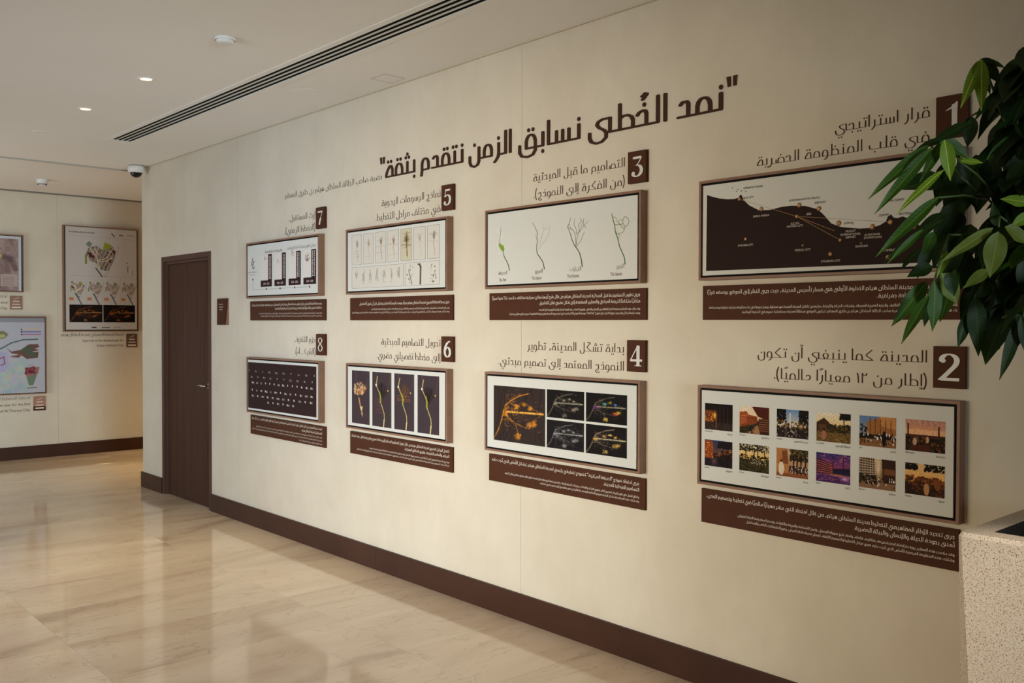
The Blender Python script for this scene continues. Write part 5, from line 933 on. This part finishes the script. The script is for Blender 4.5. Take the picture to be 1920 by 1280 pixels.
def city(x0, y0, w_, h_, rich):
    q = lambda P: [(x0+a*w_, y0+b*h_) for a, b in P]
    lp = Pic(p.w, p.h, (0, 0, 0)); lp.poly(q(BODY_), (255, 255, 255)); mask = lp.a[..., 0]
    t_ = Pic(p.w, p.h, (140, 122, 114)); cols = [(64, 42, 48), (150, 142, 96), (96, 112, 112), (112, 118, 56), (92, 28, 50), (178, 168, 160), (52, 58, 52), (40, 30, 34)] if rich else [(104, 86, 86), (156, 140, 134), (74, 58, 58), (60, 48, 50)]
    for _ in range(420 if rich else 110):
        a_ = g.uniform(0, 1); b_ = g.uniform(.05, .85); r_ = g.uniform(.006, .022); t_.rect(x0+(a_-r_)*w_, y0+(b_-r_)*h_, x0+(a_+r_)*w_, y0+(b_+r_)*h_, cols[g.integers(len(cols))], .9)
    for k_ in range(9): t_.line(q([(-.1+k_*.13, .9), (.25+k_*.13, .0)]), .004, (196, 186, 176), .7)
    if rich:
        t_.poly(q([(.04, .30), (.20, .36), (.30, .50), (.14, .44)]), (84, 26, 46)); t_.poly(q([(.80, .16), (.97, .26), (.95, .38)]), (84, 26, 46)); t_.poly(q([(.74, .52), (.84, .50), (.80, .62)]), (84, 26, 46))
    for P in ([(.08, .14), (.22, .30), (.36, .42), (.40, .58), (.48, .82)], [(.40, .56), (.62, .50), (.78, .36), (.95, .12)], [(.40, .6), (.7, .56), (.9, .44)], [(.30, .2), (.42, .4)]): t_.line(q(P), .0055 if rich else .0025, (216, 202, 176))
    m_ = mask[..., None]; p.a = p.a*(1-m_)+t_.a*m_
    gc = (142, 152, 48) if rich else (128, 126, 88)
    p.poly(q([(.62, .02), (.84, .08), (.78, .24), (.58, .2)]), gc); p.poly(q([(.0, .36), (.06, .36), (.05, .66), (-.02, .66)]), (112, 122, 50)); p.poly(q([(.02, .10), (.12, .0), (.22, .08), (.14, .2)]), (120, 124, 122))
    p.line(q([(.34, .78), (.46, .92), (.54, 1.02)]), .008 if rich else .006, (56, 66, 68)); p.line(q([(.62, .98), (.76, .84), (1.05, .3), (1.1, .1)]), .003, (150, 146, 140)); p.ell(x0+.64*w_, y0+1.01*h_, .008, .005, (60, 60, 60))
city(.27, .13, .43, .34, True)
for i, x_ in enumerate((.065, .31, .55, .79)):
    city(x_, .525, .19, .155, i == 0); p.line([(x_+.08, .655), (x_+.11, .70), (x_+.15, .75)], .007, (66, 70, 70)); p.rect(x_-.02, .685, x_+.045, .715, (196, 140, 100)); p.rect(x_-.01, .695, x_+.035, .70, (150, 80, 50)); p.rect(x_+.09, .76, x_+.17, .764, (130, 122, 118)); p.line([(x_-.03, .49), (x_-.03, .75)], .003, (176, 170, 166))
p.rect(.85, .33, .875, .34, (110, 100, 96)); p.rect(.86, .36, .875, .43, (90, 80, 76), .7); p.rect(.93, .4, .95, .46, (150, 140, 136), .7)
p.rect(.35, .972, .42, .985, (70, 64, 64)); p.rect(.49, .975, .61, .983, (70, 64, 64)); p.rect(.67, .972, .76, .985, (160, 154, 150))
p.put('plan_print', t, Yp, .088, .928, 1.510, 2.750, 'x')
cityplan(66, 36, (26, 18, 14), (150, 84, 36), 11, dim=.9).put('dark_image', t, Yp-.0006, .129, .511, 1.600, 1.8135, 'x')
cityplan(64, 36, (18, 13, 10), (170, 90, 34), 12, dim=.7).put('dark_image', t, Yp-.0006, .521, .904, 1.600, 1.8135, 'x')
t, Yp = poster('framed_poster', -1.32, -.368, 1.946, 2.609, 'framed mauve satellite-style map cut off by the left edge, above another poster')
p = Pic(140, 96, (150, 128, 126)); p.blobs(160, 0, 0, 1, 1, .01, .08, [(164, 142, 138), (132, 110, 110), (120, 100, 102), (172, 152, 148)], k=.5, seed=4); p.noise(.07, 2)
p.line([(.80, .38), (.87, .42), (.93, .6)], .03, (92, 74, 78), .7); p.line([(.83, .42), (.85, .65)], .03, (104, 86, 88), .6); p.ell(.73, .37, .05, .05, (190, 176, 110), .8); p.ell(.72, .28, .05, .03, (190, 170, 150), .6)
p.rect(.76, .7, .95, .92, (176, 158, 154)); [p.rect(.78, .74+i*.03, .92, .75+i*.03, (130, 112, 110), .7) for i in range(6)]; p.rect(0, 0, 1, .05, (196, 198, 206)); p.rect(.97, 0, 1, 1, (186, 196, 208))
p.put('map_print', t, Yp, -1.30, -.392, 1.962, 2.590, 'x')
t, Yp = poster('framed_poster', -1.42, -.127, .758, 1.668, 'framed pale coloured zoning map cut off by the left edge, lowest on the far wall')
p = Pic(300, 210, (176, 178, 190)); p.rect(0, 0, 1, .06, (140, 142, 150)); p.blobs(26, .55, .6, .86, 1, .01, .03, [(150, 186, 176), (176, 200, 176), (190, 180, 176)], k=.6, seed=3); p.blobs(240, .0, .55, .85, 1, .008, .03, [(150, 184, 176), (170, 196, 176), (196, 176, 170), (150, 170, 190)], k=.5, seed=5)
u = lambda x_: (x_+1.40)/1.258; v_ = lambda z_: (1.652-z_)/.88
p.poly([(u(-.62), v_(1.26)), (u(-.55), v_(1.25)), (u(-.52), v_(1.1)), (u(-.56), v_(1.03)), (u(-.7), v_(1.0)), (u(-.8), v_(1.2))], (168, 166, 200))
p.line([(u(-.75), v_(1.24)), (u(-.6), v_(1.30)), (u(-.5), v_(1.36)), (u(-.38), v_(1.395)), (u(-.22), v_(1.40))], .005, (70, 92, 90))
p.poly([(u(-.56), v_(1.31)), (u(-.5), v_(1.26)), (u(-.4), v_(1.28)), (u(-.32), v_(1.34)), (u(-.22), v_(1.345)), (u(-.2), v_(1.31)), (u(-.25), v_(1.29)), (u(-.2), v_(1.27)), (u(-.3), v_(1.25)), (u(-.21), v_(1.25)), (u(-.22), v_(1.18)), (u(-.34), v_(1.17)), (u(-.4), v_(1.22)), (u(-.5), v_(1.24))], (112, 78, 74))
p.poly([(u(-.42), v_(1.26)), (u(-.36), v_(1.31)), (u(-.26), v_(1.32)), (u(-.27), v_(1.29)), (u(-.3), v_(1.265)), (u(-.23), v_(1.235)), (u(-.23), v_(1.195)), (u(-.33), v_(1.19)), (u(-.35), v_(1.24))], (84, 92, 78))
p.poly([(u(-.52), v_(1.20)), (u(-.42), v_(1.225)), (u(-.39), v_(1.21)), (u(-.43), v_(1.185))], (120, 84, 80))
for z_, c1 in ((1.515, (206, 180, 130)), (1.487, (120, 122, 180)), (1.455, (170, 110, 160))): p.rect(u(-.40), v_(z_+.01), u(-.18), v_(z_-.005), c1); p.rect(u(-.40), v_(z_+.01), u(-.385), v_(z_-.005), (60, 50, 90))
p.poly([(u(-.66), v_(1.5)), (u(-.58), v_(1.5)), (u(-.53), v_(1.46)), (u(-.56), v_(1.42)), (u(-.64), v_(1.4)), (u(-.7), v_(1.38))], (120, 128, 96)); p.poly([(u(-.63), v_(1.46)), (u(-.57), v_(1.46)), (u(-.56), v_(1.43)), (u(-.66), v_(1.41))], (176, 170, 120))
p.poly([(u(-.365), v_(1.07)), (u(-.2), v_(1.075)), (u(-.27), v_(.86)), (u(-.32), v_(.86))], (112, 126, 108)); p.poly([(u(-.365), v_(1.07)), (u(-.2), v_(1.075)), (u(-.22), v_(.99)), (u(-.34), v_(.96))], (150, 110, 106)); p.blobs(26, u(-.35), v_(1.07), u(-.25), v_(1.0), .004, .014, [(110, 40, 56), (130, 60, 60)], seed=6)
p.line([(u(-.62), v_(1.18)), (u(-.58), v_(1.2)), (u(-.57), v_(1.12)), (u(-.61), v_(1.1))], .004, (140, 70, 80)); p.rect(u(-.34), v_(.833), u(-.23), v_(.823), (60, 56, 60)); p.rect(u(-.32), v_(1.1), u(-.26), v_(1.092), (90, 86, 90))
p.put('map_print', t, Yp, -1.40, -.146, .776, 1.650, 'x')
for k, (x0, x1, z0, z1, lines, lab, two) in enumerate((
    (.808, .940, 1.289, 1.456, [('اعتماد المخطط التفصيلي لمدينة السلطان هيثم', .775, .045, 1.437, 1), ('Approval of the detailed plan for', .775, .285, 1.365, 0), ('Sultan Haitham City', .775, .455, 1.302, 0)], 'dark brown square date tag right of the caption under the tall poster', 0),
    (-.507, -.377, 1.747, 1.904, [('اعتماد المخطط', -.535, -.80, 1.885, 1), ('the third', -.535, -.66, 1.812, 0), ('City', -.535, -.62, 1.748, 0)], 'lighter brown square date tag directly above the zoning map poster', 0),
    (-.266, -.133, .560, .728, [('اعتماد المخطط العام للمرحلة الأولى', -.298, -1.02, .702, 1), ('Approval of the master plan for the first', -.298, -1.02, .628, 0), ('phase of Al-Thuraya City.', -.298, -.80, .560, 0)], 'two-tone brown date tag under the zoning map poster', 1))):
    t = thing('date_tag', ((x0+x1)/2, YB, z0), lab, 'tag', 'brown date tags on the far wall')
    c = MB(); c.box((x0, YB-.01, z0+(.05 if two else 0)), (x1, YB, z1)); c.build('plate', mat('tag_brown', rgb(*((96, 68, 56), (140, 104, 84), (160, 114, 94))[k]), .5), t)
    if two: c = MB(); c.box((x0, YB-.01, z0), (x1, YB, z0+.05)); c.build('lower_plate', m_brown, t)
    c = MB(); xm = (x0+x1)/2; H = z1-z0
    c.face([(xm-.03, YB-.0105, z0+H*.72), (xm+.03, YB-.0105, z0+H*.86), (xm+.03, YB-.0105, z0+H*.90), (xm-.02, YB-.0105, z0+H*.78)])
    for q_, (wd, hh) in enumerate(((.035, .035), (.042, .035), (.048, .05))): z_ = z0+H*(.6-.22*q_); c.face([(xm-wd, YB-.0105, z_-H*hh), (xm+wd, YB-.0105, z_-H*hh), (xm+wd, YB-.0105, z_+H*hh), (xm-wd, YB-.0105, z_+H*hh)])
    c.build('tag_print', m_white, t)
    cp = thing('caption_lettering', (lines[0][1], YB, lines[-1][3]), 'small grey caption beside the '+('dark tag under the tall poster', 'tag above the zoning map', 'two-tone tag at the lower left')[k], 'wall lettering', 'captions on the far wall')
    for tx, xa, xb, z_, ar in lines:
        c = MB()
        if ar: write(c, tx, xa, xb, z_, .020, YB-.001, .17, .12, axis='x', fine=False)
        else: latin(c, tx, xa, z_, .030, YB-.0012, align='r', axis='x', maxw=abs(xa-xb))
        c.build('text_line', m_ink2, cp)
# ------------------------------------------------------------------ planter
X0, Y0, ZT = -.612, 1.120, 1.0; X1, Y1 = -.06, .10
t = thing('stone_planter', ((X0+X1)/2, (Y0+Y1)/2, 0), 'tall square speckled beige stone planter standing close to the wall at the right', 'planter')
ch_t, ch_b = .012, .085; e = .03
c = MB(); R_ = lambda x_, y_, z_: (x_, y_, z_)
def outline(z_, ch, out=0): return [(X0-out*.2, Y0+out-ch*1.0, z_), (X0-out*.2+ch*1.15, Y0+out, z_), (X1, Y0+out, z_), (X1, Y1, z_), (X0-out*.2, Y1, z_)]
lo = outline(0, ch_b, .012); hi = outline(ZT-.012, ch_t, 0); top = [(x_+(.008 if x_ < -.3 else -.008), y_+(-.008 if y_ > .6 else .008), ZT) for x_, y_, z_ in hi]
ins = .075; inn = [(X0+ins, Y0-ins, ZT), (X0+ins+.01, Y0-ins, ZT), (X1-ins, Y0-ins, ZT), (X1-ins, Y1+ins, ZT), (X0+ins, Y1+ins, ZT)]; inb = [(x_+(.02 if x_ < -.3 else -.02), y_+(-.02 if y_ > .6 else .02), ZT-.09) for x_, y_, _ in inn]
for A_, B_ in ((lo, hi), (hi, top), (top, inn)):
    for k in range(5): c.face([A_[k], A_[(k+1) % 5], B_[(k+1) % 5], B_[k]])
c.face(lo[::-1]); c.build('body', m_granite, t)
c = MB()
for k in range(5): c.face([inn[k], inn[(k+1) % 5], inb[(k+1) % 5], inb[k]])
c.build('liner', m_soil, t); c = MB(); c.face([(X0+ins+.02, Y1+ins+.02, ZT-.085), (X1-ins-.02, Y1+ins+.02, ZT-.085), (X1-ins-.02, Y0-ins-.02, ZT-.085), (X0+ins+.02, Y0-ins-.02, ZT-.085)]); c.build('soil', m_soil, t)
# ------------------------------------------------------------------ the plant: braided trunks, petioles and palmate leaflets
PB = Vector((-.335, .61, ZT-.087))
t = thing('money_tree', tuple(PB), 'leafy green money tree with hanging palmate leaves in the stone planter', 'plant')
for k in range(3):
    c = MB(); ph = k*2.094
    c.tube([(PB.x+.035*math.cos(ph+s_*.5), PB.y+.035*math.sin(ph+s_*.5), PB.z+.075*s_) for s_ in range(13)], .026, 10, .018); c.build('trunk', m_bark, t, smooth=True)
TOPS = [Vector((PB.x+.03*math.cos(a_), PB.y+.03*math.sin(a_), PB.z+h_)) for a_, h_ in ((0, .88), (2, .7), (4, .5), (5.2, .8))]
for a, b in STEMS:
    c = MB(); mid = (Vector(a)+Vector(b))/2+Vector((0, 0, .008)); c.tube([a, tuple(mid), b], .0028, 6, .0042); c.build('petiole', m_stem, t, smooth=True)
def leafmesh(name, m, droop, fold, wid, wave):
    n = 12; V = []; F = []
    for i in range(n+1):
        s_ = i/n; wd = wid*(math.sin(math.pi*min(s_*1.02, 1)**.82)**.85)*(1-.15*s_) if 0 < i < n else .004
        z_ = -droop*s_**2
        for j, q_ in enumerate((-1, -.5, 0, .5, 1)): V.append((s_, q_*wd, z_+fold*abs(q_)*wd+wave*math.sin(s_*9+(1 if q_ > 0 else 0))*abs(q_)*wd))
    for i in range(n):
        for j in range(4): F.append((i*5+j, (i+1)*5+j, (i+1)*5+j+1, i*5+j+1))
    me = bpy.data.meshes.new(name); me.from_pydata(V, [], F); me.materials.append(m)
    for p in me.polygons: p.use_smooth = True
    return me
LM = {}
def leaf(a, b, wd, tone, k, fold=None, nrm=None):
    a = Vector(a); b = Vector(b); d = b-a; L_ = d.length; ratio = min(max(wd/L_/2, .07), .30); rq = max(.1, round(ratio*20)/20)
    key = (tone, rq, k % 3)
    if key not in LM: LM[key] = leafmesh('leaf', m_leaf[tone], (.10, .18, .05)[k % 3], (.25, .12, .35)[k % 3], rq, .12)
    o = bpy.data.objects.new('leaf', LM[key]); C.objects.link(o); o.parent = t
    xa = d.normalized(); nn = Vector(nrm) if nrm is not None else Vector((-.75+random.uniform(-.3, .3), -.5+random.uniform(-.3, .3), .32+random.uniform(-.25, .3)))
    ya = nn.cross(xa).normalized(); za = xa.cross(ya)
    m4 = Matrix((xa*L_, ya*L_*(ratio/rq), za*L_)).transposed().to_4x4(); m4.translation = a-PB; o.matrix_local = m4; return o
for k, (a, b, wd, tone) in enumerate(LEAVES): leaf(a, b, wd, tone, k)
# the fuller crown behind and outside those leaves: palmate whorls on petioles
cnt = 0; rr = random.Random(11)
while cnt < 35:
    th = rr.uniform(0, 6.283); rad = rr.uniform(.10, .56); zz = rr.uniform(1.62, 2.38)
    N = Vector((PB.x+rad*math.cos(th)*.62, PB.y+rad*math.sin(th)*1.05-.12, zz))
    if N.x > -.10: continue
    # keep this filler to the side of the crown away from the drawn leaves
    side = (N.x+3.363)*Rv.x+(N.y)*Rv.y; dep = (N.x+3.363)*Fv.x+N.y*Fv.y
    if side/dep < (.50 if dep < 2.8 else .465) or side/dep > .585: continue
    cnt += 1; src = TOPS[cnt % 4]
    c = MB(); c.tube([tuple(src), tuple((src+N)/2+Vector((0, 0, .05))), tuple(N)], .004, 6, .0025); c.build('petiole', m_stem, t, smooth=True)
    out = Vector((N.x-PB.x, N.y-PB.y, 0)).normalized(); sd = Vector((-out.y, out.x, 0)); tone = rr.choice((0, 0, 0, 0, 1))
    for q_ in range(6):
        an = (q_/6)*6.283+rr.uniform(-.2, .2); dr = out*math.cos(an)+sd*math.sin(an); L_ = rr.uniform(.14, .22)*(1.1 if math.cos(an) > 0 else .75)
        tip = N+dr*L_*.72+Vector((0, 0, -L_*rr.uniform(.35, .85)+.02))
        if tip.x > -.02: tip.x = -.03
        leaf(N, tip, L_*.5, tone, q_+cnt, nrm=dr*.5+Vector((0, 0, 1)))
# ------------------------------------------------------------------ tidy: helper properties away
for o in bpy.data.objects:
    if '_org' in o: del o['_org']
